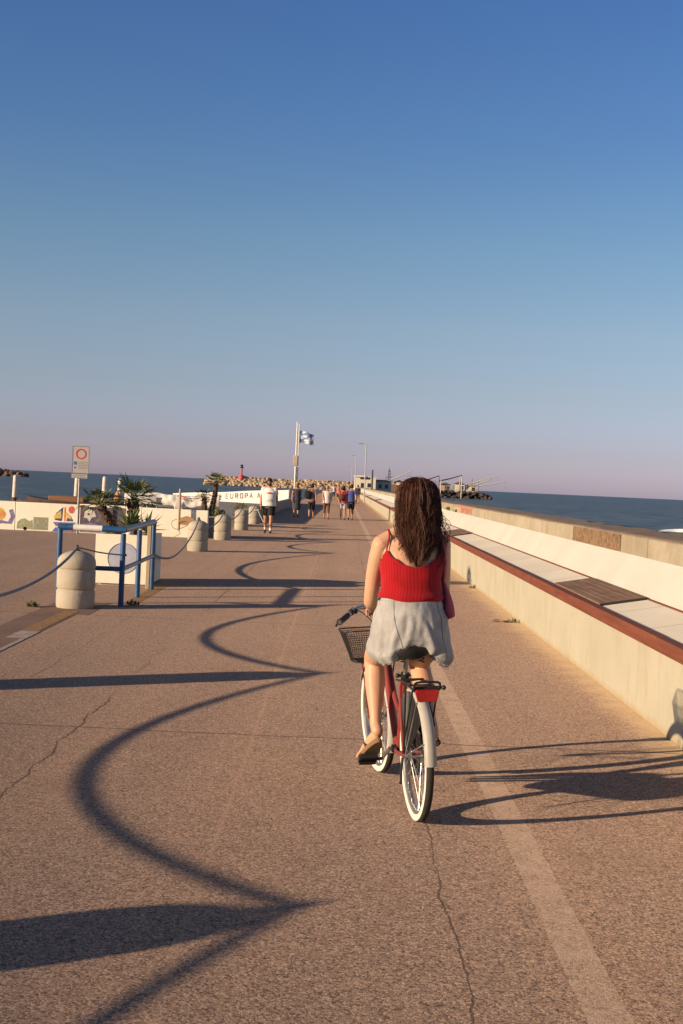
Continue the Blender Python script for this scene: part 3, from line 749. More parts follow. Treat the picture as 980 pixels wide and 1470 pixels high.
# ================================================================== SIGN
sg = thing('street_sign', 'tall white sign board with red ring on a grey pole before the mural wall', 'sign', (-7.28, 34.1, 0), world=True)
g = MB(); g.tube([(-7.28, 34.1, 0), (-7.28, 34.1, 2.30)], .03, 12); g.build('pole', GALV, sg)
sx, sz = -7.255, 2.03
g = MB(); g.box(sx - .235, sx + .235, 34.035, 34.06, 1.66, 2.42); g.build('sign_panel', SIGNW, sg, bevel=.004)
g = MB()
for a, b, c, d in ((-.235, .235, 2.40, 2.42), (-.235, .235, 1.66, 1.68), (-.235, -.218, 1.68, 2.40), (.218, .235, 1.68, 2.40)): g.box(sx + a, sx + b, 34.030, 34.036, c, d)
g.build('sign_border', SIGNG, sg, smooth=False)
g = MB(); rr = []
for i in range(37):
    a = 2 * math.pi * i / 36
    rr.append([(sx + .01 + q * math.cos(a), yy, 2.20 + q * math.sin(a)) for q, yy in ((.145, 34.030), (.108, 34.030), (.108, 34.036), (.145, 34.036))])
g.loft(rr, False); g.build('red_ring', SIGNR, sg, smooth=False)
g = MB(); g.box(sx - .19, sx - .10, 34.031, 34.036, 1.90, 1.99); g.build('blue_symbol', SIGNB, sg, smooth=False)
g = MB(); g.box(sx - .17, sx - .12, 34.031, 34.036, 1.80, 1.85); g.build('blue_symbol', SIGNB, sg, smooth=False)
random.seed(2)
for i in range(5):
    g = MB(); x = sx - .06
    while x < sx + .19:
        L = random.uniform(.02, .05); g.box(x, min(x + L, sx + .2), 34.0318, 34.036, 1.97 - i * .045, 1.985 - i * .045); x += L + .015
    g.build('print_line', SIGNG, sg, smooth=False)
g = MB(); g.box(sx - .235, sx + .20, 34.037, 34.06, 1.53, 1.645); g.build('lower_plate', SIGNW, sg)
for i in range(2):
    g = MB(); x = sx - .2
    while x < sx + .15: g.box(x, x + .03, 34.031, 34.038, 1.60 - i * .05, 1.615 - i * .05); x += .045
    g.build('plate_print', SIGNG, sg, smooth=False)

# ================================================================== MOORING POSTS, BOATS beyond the wall
WPOST = mat('white_washed_pile', (.55, .50, .43), .9, .2, 5, .3, 40, .01, stain=(.25, .19, .13), stain_amt=.6)
DPOST = mat('tarred_pile_foot', (.10, .05, .03), .9, .3, 6, .3, 40, .01)
MPX = [(-15.95, 60, 1.43, 'white mooring pile standing alone beyond the yellow swirl mural'), (-12.95, 60, 1.45, 'white mooring pile behind the sign pole'), (-11.60, 60, 1.55, 'white mooring pile between the sign and the leaning palm'), (-10.85, 60, 1.48, 'white mooring pile beside the tallest palm')]
for i, (x, y, h, lb) in enumerate(MPX):
    t = thing('mooring_pile', lb, 'post', (x, y, -1.6), group='white mooring piles beyond the mural wall')
    g = MB(); g.tube([(0, 0, 0), (.01, 0, 1.95)], .115, 12); g.build('pile_foot', DPOST, t)
    g = MB(); g.tube([(.01, 0, 1.95), (.03, 0, h + 1.6 - .06), (.03, 0, h + 1.6)], [.115, .11, .07], 12); g.build('pile_shaft', WPOST, t)
bt = thing('rowing_boat', 'dark wooden boat moored beyond the mural wall behind the sign', 'boat', (-11.9, 56, -1), world=True)
g = MB(); rows = []
for i in range(13):
    q = i / 12; x = lerp(-14.2, -9.6, q); wd = .85 * math.sin(math.pi * min(1, .12 + q * .88)) ** .6; z0 = -1.15; z1 = .36 + .18 * (2 * q - 1) ** 2
    rows.append([(x, 56 - wd, z1), (x, 56 - wd * .8, z0 + .5), (x, 56 - wd * .3, z0), (x, 56 + wd * .3, z0), (x, 56 + wd * .8, z0 + .5), (x, 56 + wd, z1)])
g.loft(rows, True); g.build('hull', mat('dark_boat_hull', (.06, .035, .025), .7, .3, 5, .2, 40, .005), bt)
g = MB(); g.box(-13.2, -11.6, 55.4, 56.6, .3, .60); g.box(-11.3, -10.6, 55.5, 56.4, .3, .50); g.build('cabin_box', wood_mat('brown_boat_wood', (.16, .075, .04), (.26, .13, .07), 'X'), bt, bevel=.03)
g = MB(); g.lathe([(0, 0), (.12, .02), (.19, .15), (.16, .30), (.07, .42), (.04, .50), (0, .51)], (-10.2, 56, .42), 16); tag(g.build('mooring_buoy', MORG, autos=60), 'small orange buoy lying on the dark wooden boat', 'buoy')
g = MB(); g.box(-15.2, -9.0, 57.5, 59.2, .16, .28)
for x in (-15, -13, -11, -9.3):
    g.tube([(x, 57.7, -2.5), (x, 57.7, .3)], .09, 8); g.tube([(x, 59.0, -2.5), (x, 59.0, .3)], .09, 8)
tag(g.build('jetty', wood_mat('jetty_planks', (.11, .07, .045), (.20, .13, .08), 'X')), 'low dark timber jetty beyond the mural wall', 'jetty')

# ================================================================== BANNER FENCE
CLOTH = mat('white_banner_cloth', (.62, .575, .51), .85, .10, 2.2, .25, 7, .05)
CPRINT = mat('banner_grey_print', (.15, .14, .165), .85, .15, 6, 0)
CRED = mat('banner_red_print', (.45, .20, .17), .85, .25, 6, 0)
BA, BB = Vector((-4.86, 50.0, 0)), Vector((-3.95, 84.0, 0))
# text part stands at an angle, then runs on along the quay
def btop(t): return lerp(1.10, 1.26, t)
BPATH = cr([(-14.2, 103.6), (-10.6, 101.0), (-8.4, 99.4), (-6.2, 97.8), (-4.15, 96.2)], 10)
acc = [0]
for a, b in zip(BPATH, BPATH[1:]): acc.append(acc[-1] + math.dist(a, b))
def BZ(s): return lerp(-.07, .72, s / acc[-1])
def bpt(s):
    for i in range(len(acc) - 1):
        if s <= acc[i + 1] or i == len(acc) - 2:
            t = (s - acc[i]) / (acc[i + 1] - acc[i]); a, b = BPATH[i], BPATH[i + 1]
            d = Vector((b[0] - a[0], b[1] - a[1], 0)).normalized()
            return Vector((lerp(a[0], b[0], t), lerp(a[1], b[1], t), 0)), d
bf = thing('banner_fence', 'long white fabric banner lettered EUROPA on a rail beyond the low wall', 'banner', (-7.3, 97.5, -.12), world=True)
g = MB(); rows = []
TOT = acc[-1]
for i in range(81):
    s = TOT * i / 80; p, d = bpt(s); nrm = Vector((d.y, -d.x, 0)); zt2 = BZ(s) + .38 + .02 * math.sin(s * .9); zb = BZ(s) - .75 + .02 * math.sin(s * .7)
    col = []
    for j in range(7):
        q = j / 6; col.append(p + nrm * (.012 * math.sin(s * 2.1 + q * 2) * (q > 0)) + Vector((0, 0, lerp(zb, zt2, q))))
    rows.append(col)
g.loft(rows, False, False); o = g.build('banner_cloth', CLOTH, bf)
so = o.modifiers.new('solid', 'SOLIDIFY'); so.thickness = .006
for i in range(0, 11):
    p, d = bpt(TOT * i / 10); nrm = Vector((d.y, -d.x, 0)); q = p - nrm * .05; g = MB()
    g.tube([(q.x, q.y, -.15), (q.x, q.y, BZ(TOT * i / 10) + .40)], .03, 8); g.build('post', GALV, bf)
# lettering: strokes on a 3 x 5 grid
GL = {'E': [(0, 0, 0, 1), (0, 1, .62, 1), (0, .52, .55, .52), (0, 0, .62, 0)], 'U': [(0, 1, 0, .18), (0, .18, .15, 0), (.15, 0, .47, 0), (.47, 0, .62, .18), (.62, .18, .62, 1)],
      'R': [(0, 0, 0, 1), (0, 1, .48, 1), (.48, 1, .62, .86), (.62, .86, .62, .62), (.62, .62, .48, .48), (.48, .48, 0, .48), (.32, .48, .64, 0)],
      'O': [(.18, 0, .5, 0), (.5, 0, .68, .2), (.68, .2, .68, .8), (.68, .8, .5, 1), (.5, 1, .18, 1), (.18, 1, 0, .8), (0, .8, 0, .2), (0, .2, .18, 0)],
      'P': [(0, 0, 0, 1), (0, 1, .48, 1), (.48, 1, .62, .86), (.62, .86, .62, .58), (.62, .58, .48, .44), (.48, .44, 0, .44)], 'A': [(0, 0, .34, 1), (.34, 1, .68, 0), (.13, .34, .55, .34)],
      'C': [(.62, .82, .5, 1), (.5, 1, .18, 1), (.18, 1, 0, .8), (0, .8, 0, .2), (0, .2, .18, 0), (.18, 0, .5, 0), (.5, 0, .62, .18)]}
g = MB(); s0 = 1.45 + 4.44
for ch, adv in zip('EUROPA AC', (1, 1, 1, 1.02, 1, 1.0, .55, 1, 1)):
    if ch == ' ': g.build('lettering', CPRINT, bf, smooth=False); g = MB()
    hh = .36; ww = .40
    for (x0_, z0_, x1_, z1_) in GL.get(ch, []):
        p0, d0 = bpt(s0 + x0_ * ww); p1, d1 = bpt(s0 + x1_ * ww)
        n0 = Vector((d0.y, -d0.x, 0)) * .022
        a = p0 + n0 + Vector((0, 0, BZ(s0) - .16 + z0_ * hh)); b = p1 + n0 + Vector((0, 0, BZ(s0) - .16 + z1_ * hh))
        t = (b - a).normalized(); e = t * .036; sd = t.cross(n0.normalized()) * .042
        g.prism([a - e - sd, b + e - sd, b + e + sd, a - e + sd], -n0.normalized() * .012)
    s0 += .395 * 1.28 * adv
g.build('lettering', CPRINT, bf, smooth=False)
g = MB()
for i in range(16):
    a = 2 * math.pi * i / 16
blob = []
for i in range(20):
    a = 2 * math.pi * i / 20; p, d = bpt(5.06 + .42 * math.cos(a)); nrm = Vector((d.y, -d.x, 0)); blob.append(p + nrm * .022 + Vector((0, 0, BZ(5.06) + .02 + .24 * math.sin(a) * (1 + .2 * math.sin(3 * a)))))
_, d = bpt(5.06); g.prism(blob, Vector((-d.y, d.x, 0)) * .012); g.build('grey_emblem', mat('banner_faded_print', (.36, .33, .36), .85, .2, 9, 0), bf, smooth=False)

# limp draped banners on a railing further left
db = thing('draped_banner', 'white cloths with faded red print draped over a railing behind the mural wall', 'banner', (-6.6, 44, -.12), world=True)
g = MB(); rows = []
for i in range(91):
    x = lerp(-7.75, -4.35, i / 90); zt3 = 1.02 + .05 * noise.noise((x * 2.1, 0, 3)) + .07 * max(0, math.sin((x + 7.4) * 2.4)); zb3 = .64 + .06 * noise.noise((x * 3.1, 5, 3)) - (.16 if -5.95 < x < -5.65 else 0)
    rows.append([(x, 44 - .05 - .10 * math.sin(q * 3.1) * (.6 + .4 * math.sin(x * 5)) + .03 * noise.noise((x * 6, q * 3, 1)), lerp(zb3, zt3, q)) for q in [j / 8 for j in range(9)]] + [(x, 44.15, zt3 + .015), (x, 44.3, zt3 - .06)])
g.loft(rows, False, False); o = g.build('cloth', CLOTH, db); so = o.modifiers.new('solid', 'SOLIDIFY'); so.thickness = .008
g = MB()
for x in (-7.7, -6.95, -6.6, -5.5, -4.95, -4.5): g.tube([(x, 44.05, -.15), (x, 44.05, 1.05)], .02, 8)
g.tube([(-7.8, 44.05, .96), (-4.3, 44.05, .96)], .018, 8); g.build('rail_frame', GALV, db)
g = MB()
for (xa, za, ln) in ((-5.85, .98, .34), (-5.78, .90, .28), (-5.1, .95, .34), (-5.05, .87, .26)):
    g = MB(); rws = [[(lerp(xa, xa + ln, i / 8), 43.80, za + .015 * math.sin(i)), (lerp(xa, xa + ln, i / 8), 43.80, za + .04 + .02 * math.sin(i * 1.7))] for i in range(9)]
    g.loft(rws, False, False); g.build('red_print', CRED, db, smooth=False)
g = MB(); rws = [[(x, 43.815, .72), (x, 43.815, .98)] for x in (-6.85, -6.72, -6.60)]; g.loft(rws, False, False); g.build('grey_print', mat('banner_faded_print', (.36, .33, .36)), db, smooth=False)
g = MB(); g.box(-8.6, -4.3, 44.5, 45.6, -.12, .55); tag(g.build('gap_shade_block', mat('gap_shade_dark', (.05, .045, .045), .8, .3, 4, .4, 9, .03), bevel=.05), 'low dark block standing in for the shaded gap under the draped white banners', 'block')  # dark box added in place of the shaded gap beneath the cloths

# strip of greenery behind the low wall
random.seed(12); g = MB()
for i in range(700):
    q = random.random(); x = lerp(-4.15, -4.02, random.random()) ; y = lerp(49.4, 53.4, q); z = random.uniform(-.1, .72) * random.uniform(.75, 1)
    a = random.uniform(0, 6.28); d = Vector((math.cos(a), math.sin(a), random.uniform(-.2, 1))).normalized() * random.uniform(.06, .13); s = d.cross(Vector((0, 0, 1))).normalized() * .03
    p = Vector((x - random.random() * .25, y, z)); g.add([p, p + d * .5 + s, p + d, p + d * .5 - s], [(0, 1, 2, 3)])
tag(g.build('shrub', leaf_mat('shrub_leaves', (.06, .075, .02), (.15, .14, .045)), smooth=False), 'low green shrub growing between the grey wall and the banner', 'shrub')

# ================================================================== FLAGPOLE, LAMPS
fp = thing('flagpole', 'tall white flagpole with box sign behind the end of the low wall', 'flagpole', (-3.85, 99, -.1), world=True)
FX, FY = -3.85, 99.0
STEEL = mat('white_painted_steel', (.62, .585, .53), .5, .1, 3, .05, 60, .003, stain=(.4, .3, .2), stain_amt=.3)
g = MB(); g.tube([(FX, FY, -.15), (FX, FY, 6.55)], [.085, .05], 12); g.build('pole', STEEL, fp)
g = MB(); g.tube([(FX + .19, FY - .03, -.1), (FX + .17, FY - .03, 6.4)], .035, 8); g.build('halyard_pole', STEEL, fp)
g = MB(); g.box(FX - .20, FX + .14, FY - .20, FY - .06, 3.05, 3.85); g.build('sign_box', mat('tan_sign_box', (.42, .33, .24), .7, .15, 4), fp, bevel=.02)
g = MB(); g.box(FX + .04, FX + .24, FY - .20, FY - .08, 1.75, 2.95); g.build('poster', mat('dark_poster', (.12, .12, .14), .7, .4, 5), fp, bevel=.01)
fl = thing('flag', 'blue flag with white pattern flying from the white flagpole', 'flag', (FX + .23, FY, 5.0), world=True)
FLAGM, nn, bb = _nodes('flag_cloth'); k = NT(nn); v = k.coord('Object')
pat = k.mr(k.noise(k.mapping(v, (1.6, 1, 2.2)), 1.3, 3, .5), .50, .53); k.link(k.mix(pat, (.14, .21, .40), (.70, .68, .68)), bb.inputs['Base Color']); bb.inputs['Roughness'].default_value = .8
g = MB(); rows = []
for i in range(25):
    q = i / 24; x = FX + .23 + 1.12 * q; yy = FY + .10 * math.sin(q * 8) * q; dz = -.12 * q * q + .05 * math.sin(q * 6)
    rows.append([(x, yy + .03 * math.sin(j), 4.86 + dz + (.98 - .12 * q) * j / 8) for j in range(9)])
g.loft(rows, False, False); o = g.build('flag_cloth', FLAGM, fl); so = o.modifiers.new('solid', 'SOLIDIFY'); so.thickness = .01

LAMPM = mat('grey_lamp_steel', (.36, .345, .32), .5, .15, 3, .05, 60, .003)
def lamp(x, y, h, label):
    t = thing('street_lamp', label, 'street lamp', (x, y, 0), group='street lamps along the bench wall')
    g = MB(); g.tube([(0, 0, 0), (0, 0, .5), (0, 0, h)], [.075, .06, .05], 10); g.build('pole', LAMPM, t)
    g = MB(); g.tube([(.08, 0, h - .05), (-.42, 0, h + .02)], .03, 8); g.build('arm', LAMPM, t)
    g = MB(); g.loft([[(-.42 + a, b, h + c) for a, b, c in ((0, -.08, -.02), (0, .08, -.02), (0, .06, .05), (0, -.06, .05))], [(-.80 + a, b, h + c) for a, b, c in ((0, -.06, .0), (0, .06, .0), (0, .04, .05), (0, -.04, .05))]]); g.build('lamp_head', mat('dark_lamp_head', (.12, .12, .12), .5), t)
    return t
lamp(2.22, 125, 5.9, 'nearest and tallest street lamp in front of the bench wall')
lamp(2.22, 222, 7.0, 'second street lamp along the bench wall, left of the nearest one')
lamp(2.22, 322, 6.6, 'farthest and faintest street lamp near the end of the pier')

# ================================================================== FAR: breakwaters, beacon, end of pier, fishing huts
ROCK = rock_mat('pale_breakwater_rock', (.33, .235, .145), (.47, .355, .235), (.17, .115, .075))
ROCKD = rock_mat('dark_wet_rock', (.045, .038, .034), (.10, .08, .065), (.025, .022, .02))
ROCKB = rock_mat('brown_breakwater_rock', (.12, .075, .055), (.20, .13, .095), (.06, .04, .03))
random.seed(31); g = MB()
for i in range(1500):
    x = lerp(-62, 12, random.random()); hq = random.random() ; z = lerp(-1.2, 2.7, hq) * (1 if x > -58 else .6); y = 556 + hq * 7 + random.uniform(-1, 1)
    g.rock((x, y, z), random.uniform(.55, 1.35), .8)
g.box(-60, 12, 561, 572, -2, 1.6)
tag(g.build('breakwater', ROCK, smooth=False), 'pale boulder breakwater across the horizon behind the walking people', 'breakwater')
random.seed(8); g = MB()
for i in range(260):
    x = -175 + 46 * random.random() ** .8; e = min(1, (-127 - x) / 24); z = lerp(-1.3, 2.6 * e, random.random()); g.rock((x, 500 + random.uniform(-3, 4), z), random.uniform(.8, 1.5), .75)
tag(g.build('breakwater', ROCKB, smooth=False), 'dark brown boulder breakwater beyond the lone white mooring pile', 'breakwater')
bc = thing('beacon', 'small red harbour beacon tower standing on the pale breakwater', 'beacon', (-46.2, 561, 2.2), world=True)
BRED = mat('beacon_red', (.46, .06, .07), .6, .15, 2)
g = MB(); g.lathe([(0, 2.0), (1.45, 2.0), (1.15, 3.7), (.8, 4.0), (.42, 4.1), (.36, 7.2), (0, 7.2)], (-46.2, 561, 0), 20); g.build('tower', BRED, bc)
g = MB(); g.lathe([(0, 7.2), (1.0, 7.2), (1.0, 7.5), (.55, 7.6), (.55, 8.25), (.85, 8.3), (.3, 8.75), (0, 8.8)], (-46.2, 561, 0), 16); g.build('lantern', mat('beacon_black', (.03, .025, .025), .6), bc)

HUTW = plaster_mat('hut_white', (.56, .50, .41), (.64, .58, .48), (.35, .28, .2), .3)
HUTT = mat('hut_tan', (.40, .30, .19), .85, .2, 2)
ROOFD = mat('hut_roof', (.09, .07, .065), .85, .3, 2)
GLASSD = mat('dark_window', (.03, .035, .045), .2, .2, 2, 0, spec=.5)
eb = thing('pier_building', 'white flat-roofed building at the end of the pier behind the lamp post', 'building', (4.2, 300, 0), world=True)
g = MB(); g.box(2.9, 8.0, 300, 308, 0, 3.75); g.build('wall', HUTW, eb)
g = MB(); g.box(2.7, 5.6, 299.6, 308.4, 3.75, 4.15); g.box(5.6, 8.15, 299.8, 308.4, 3.75, 3.95); g.build('roof', HUTW, eb)
for xa, xb, za, zb in ((4.2, 6.6, 3.2, 3.7), (4.4, 5.2, .2, 2.3), (6.0, 7.2, 1.3, 2.3)):
    g = MB(); g.box(xa, xb, 299.95, 300.05, za, zb); g.build('window', GLASSD, eb)
eb2 = thing('pier_hut', 'low white cabin with flat dark roof beside the dark mast', 'building', (11, 310, 0), world=True)
g = MB(); g.box(8.2, 12.2, 310, 316, 0, 3.0); g.build('wall', HUTW, eb2)
g = MB(); g.box(8.0, 12.6, 309.6, 316.4, 3.0, 3.35); g.build('roof', mat('hut_grey_roof', (.20, .19, .19), .8), eb2)
for xa in (9.0, 10.6):
    g = MB(); g.box(xa, xa + .8, 309.95, 310.05, 1.2, 2.2); g.build('window', GLASSD, eb2)
g = MB(); g.tube([(7.05, 298, 0), (7.05, 298, 5.6)], [.24, .2], 10); tag(g.build('mast', DARKM), 'dark upright mast between the two white buildings on the pier end', 'mast')
py = thing('lattice_mast', 'thin dark lattice mast behind the cabin on the pier end', 'mast', (13.9, 372, -1), world=True)
g = MB()
for sx_ in (-1, 1):
    for sy_ in (-1, 1): g.tube([(13.9 + sx_ * .55, 372 + sy_ * .55, -1), (13.9 + sx_ * .2, 372 + sy_ * .2, 6.6)], .07, 6)
for i in range(8):
    z = i * .85; wd = lerp(.55, .25, i / 8); g.tube([(13.9 - wd, 372, z), (13.9 + wd, 372, z + .8)], .05, 5); g.tube([(13.9 + wd, 372, z), (13.9 - wd, 372, z + .8)], .05, 5)
g.build('lattice', DARKM, py); g = MB(); g.tube([(13.9, 372, 6.5), (13.9, 372, 7.6)], .06, 6); g.build('mast_tip', DARKM, py); g = MB(); g.tube([(12.9, 372, 4.6), (15.0, 372, 4.6)], .06, 6); g.build('crossbar', DARKM, py)
hb = thing('fishing_boat', 'brown fishing boat hull with white cabin laid up beside the pier end', 'boat', (16, 330, 0), world=True)
g = MB(); rows = []
for i in range(12):
    q = i / 11; x = lerp(12.4, 20.5, q); wd = 1.6 * math.sin(math.pi * min(1, .2 + q * .8)) ** .6; z1 = 2.5 - .8 * q
    rows.append([(x, 330 - wd, z1), (x, 330 - wd * .7, .4), (x, 330, -.3), (x, 330 + wd * .7, .4), (x, 330 + wd, z1)])
g.loft(rows, True); g.build('hull', mat('brown_hull', (.17, .10, .065), .8, .25, 1), hb)
g = MB(); g.box(14.4, 18.2, 329.2, 330.8, 2.0, 3.0); g.build('cabin', HUTW, hb); g = MB(); g.box(14.2, 18.5, 329, 331, 3.0, 3.2); g.build('cabin_roof', ROOFD, hb)

# low dark mole that carries the fishing huts
random.seed(17); g = MB()
for i in range(420):
    x = lerp(15, 46.5, random.random()); e = 1 if x < 42 else max(.12, (46.8 - x) / 4.8)
    g.rock((x, 390 + random.uniform(-2.5, 1), lerp(-1.3, 1.0 * e, random.random())), random.uniform(.5, 1.0), .8)
g.box(14, 42, 391, 399, -2, .8)
tag(g.build('mole', ROCKD, smooth=False), 'low dark rock mole carrying the white and tan fishing huts', 'breakwater')
def fishing_hut(x0, x1, zf, h, wallm, lab, boom, seed, y=393):
    random.seed(seed); t = thing('fishing_hut', lab, 'fishing hut', ((x0 + x1) / 2, y, -1), group='fishing huts on stilts', world=True)
    g = MB(); g.box(x0 - .5, x1 + .6, y - 2.2, y + 3, zf - .22, zf); g.build('platform', ROOFD, t)
    g = MB(); n = max(3, int((x1 - x0) / 1.1))
    for i in range(n + 1):
        x = lerp(x0 - .4, x1 + .5, i / n); g.tube([(x + random.uniform(-.3, .3), y - 2, -2), (x, y - 2, zf - .2)], .11, 6); g.tube([(x - .7, y - 2, -1), (x + .5, y - 2, zf - .3)], .06, 5)
    g.build('stilts', ROOFD, t)
    g = MB(); g.box(x0, x1, y - 1.2, y + 2.4, zf, zf + h); g.build('wall', wallm, t)
    g = MB(); xm = (x0 + x1) / 2; g.prism([(x0 - .3, y - 1.6, zf + h), (x1 + .3, y - 1.6, zf + h), (xm, y - 1.6, zf + h + .75)], (0, 4.4, 0)); g.build('roof', ROOFD if seed % 2 else HUTT, t, smooth=False)
    g = MB(); g.box(lerp(x0, x1, .58), lerp(x0, x1, .92), y - 1.23, y - 1.17, zf + h * .25, zf + h * .8); g.build('window', GLASSD, t)
    g = MB(); g.tube([(x0 - .4, y - 2.1, zf + .9), (x1 + .5, y - 2.1, zf + .9)], .045, 5)
    for i in range(6): x = lerp(x0 - .4, x1 + .5, i / 5); g.tube([(x, y - 2.1, zf), (x, y - 2.1, zf + .9)], .04, 5)
    g.build('handrail', LAMPM, t)
    for (xa, za, xb, zb) in boom:
        g = MB(); g.tube([(xa, y - 2.4, za), (lerp(xa, xb, .5), y - 3, lerp(za, zb, .5) - .15), (xb, y - 3.5, zb)], [.20, .17, .13], 6); g.build('boom', DARKM if seed % 3 else LAMPM, t)
        g = MB(); g.tube([(xb, y - 3.5, zb), (xb + .05, y - 3.5, zb - 2.2)], .02, 4); g.build('net_line', ROOFD, t)
        g = MB(); g.tube([(xa, y - 2.4, za - 2.5), (xa, y - 2.4, za + 1.4)], .09, 6); g.build('boom_post', ROOFD, t)
    return t
fishing_hut(16.2, 19.6, 1.1, 2.1, HUTT, 'tan fishing hut hidden partly behind the brown boat', [(13.6, 3.3, 21.3, 6.9)], 3)
fishing_hut(26.4, 28.9, .9, 2.6, HUTW, 'white fishing hut just right of the woman\'s head', [(23.0, 3.3, 30.4, 5.9)], 5)
fishing_hut(31.2, 34.2, .9, 2.2, HUTT, 'low tan fishing hut with railing between two white ones', [(30.4, 4.2, 37.6, 6.4)], 7)
fishing_hut(35.6, 38.6, 1.0, 2.5, HUTW, 'white fishing hut with dark gabled roof beside the tall thin mast', [(36.9, 2.5, 37.1, 6.2)], 9)
fishing_hut(39.2, 42.4, 1.0, 2.1, HUTW, 'white fishing hut at the outer end of the dark mole', [(40.9, 4.0, 46.4, 6.3), (43.0, 3.2, 51.2, 5.0), (41.8, 3.4, 48.8, 6.9)], 6)
for x, lb in ((30.6, 'pale upright pole in the water left of the tan fishing hut'), (37.05, 'pale upright pole in the water before the white gabled fishing hut')):
    g = MB(); g.tube([(x, 385, -2), (x, 385, 5.6 if x > 35 else 4.4)], .13, 8); tag(g.build('water_pole', WPOST), lb, 'pole')

# ================================================================== WEEDS
WEED = leaf_mat('weed_leaves', (.06, .075, .028), (.15, .14, .06))
def weed(label, loc, size, nl, seed):
    random.seed(seed); g = MB()
    for i in range(nl):
        a = random.uniform(0, 6.28); el = random.uniform(.2, 1.3); L = size * random.uniform(.5, 1)
        b = Vector(loc) + Vector((random.gauss(0, size * .28), random.gauss(0, size * .28), 0))
        d = Vector((math.cos(a) * math.cos(el), math.sin(a) * math.cos(el), math.sin(el))) * L; s = d.cross(Vector((0, 0, 1))); s = s.normalized() * L * .16 if s.length > .001 else Vector((.01, 0, 0))
        g.add([b, b + d * .55 + s, b + d, b + d * .55 - s], [(0, 1, 2, 3)])
    return tag(g.build('weed', WEED, smooth=False), label, 'weed', 'weeds in the pavement joints')
weed('bushy green weed growing left of the nearest bollard', (-3.76, 15.2, 0), .10, 70, 1)
weed('sparse weed at the foot of the blue railing corner post', (-2.64, 15.85, 0), .12, 34, 2)
weed('small weed at the foot of the cream wall beyond the litter', (2.31, 21.2, 0), .08, 24, 3)
weed('weed beside the flattened litter at the foot of the cream wall', (2.28, 15.9, 0), .08, 26, 4)
weed('tiny weed at the foot of the cream wall beside the wall joint', (2.31, 52, 0), .14, 24, 5)
weed('dark weed rooted on top of the white backrest wall, the larger', (3.09, 35.4, 1.079), .16, 60, 6)
weed('dark weed rooted on top of the white backrest wall, the smaller', (3.09, 33.2, 1.079), .11, 40, 7)
g = MB(); rows = []
for i in range(9):
    a = lerp(0, 1, i / 8); rows.append([(2.0 + .22 * a, 15.85 + .03 * math.sin(a * 7) + q * .09, .012 + .02 * math.sin(a * 3.1) * (1 - abs(q - .5)) + .006 * math.sin(q * 5 + a * 9)) for q in (0, .33, .66, 1)])
g.loft(rows, False, False); o = g.build('litter', mat('crumpled_card', (.22, .15, .10), .9, .3, 20, .5, 40, .01)); so = o.modifiers.new('solid', 'SOLIDIFY'); so.thickness = .004
tag(o, 'flattened brown scrap of litter on the pavement by the cream wall', 'litter')

# ================================================================== BICYCLE (local frame: y forward, origin under the rear axle)
RC = (0.4477, 6.213, 0); HEAD = R(8.86); LEAN = R(-2.5)
bike = thing('bicycle', 'red step-through city bicycle with white-walled tyres ridden by the woman', 'bicycle', RC, (0, LEAN, HEAD))
FRED = mat('faded_red_frame', (.21, .032, .027), .38, .2, 8, .05, 60, .002, spec=.45, stain=(.16, .07, .05), stain_amt=.4, stain_scale=9)
TYRE = mat('tyre_rubber', (.035, .030, .026), .85, .25, 20, .4, 90, .003)
WWALL = mat('white_sidewall', (.62, .585, .52), .75, .12, 9, .1, 60, .002, stain=(.35, .29, .22), stain_amt=.35, stain_scale=8)
GUARD = mat('cream_mudguard', (.34, .315, .28), .45, .12, 6, .05, 40, .002, stain=(.28, .22, .17), stain_amt=.5, stain_scale=7)
REFL = mat('red_reflector', (.27, .008, .008), .22, .2, 30, .3, 180, .003, spec=.6)
RT = .325
WB = 1.045
HA = Vector((0, .905, .60)); HB = Vector((0, .83, .86)); SAX = (HB - HA).normalized()
STM = Matrix.Translation(HA) @ Matrix.Rotation(R(5), 4, SAX) @ Matrix.Translation(-HA)
def steer(g):
    g.v = [STM @ p for p in g.v]; return g
def ring_x(g, prof, yc, zc, n=72, a0=0, a1=2 * math.pi, closedprof=True):
    full = abs(a1 - a0 - 2 * math.pi) < 1e-6; rings = []
    for i in range(n + (0 if full else 1)):
        a = a0 + (a1 - a0) * i / n
        rings.append([(x, yc + r * math.cos(a), zc + r * math.sin(a)) for r, x in prof])
    if full: rings.append(rings[0])
    return g.loft(rings, False, closedprof)
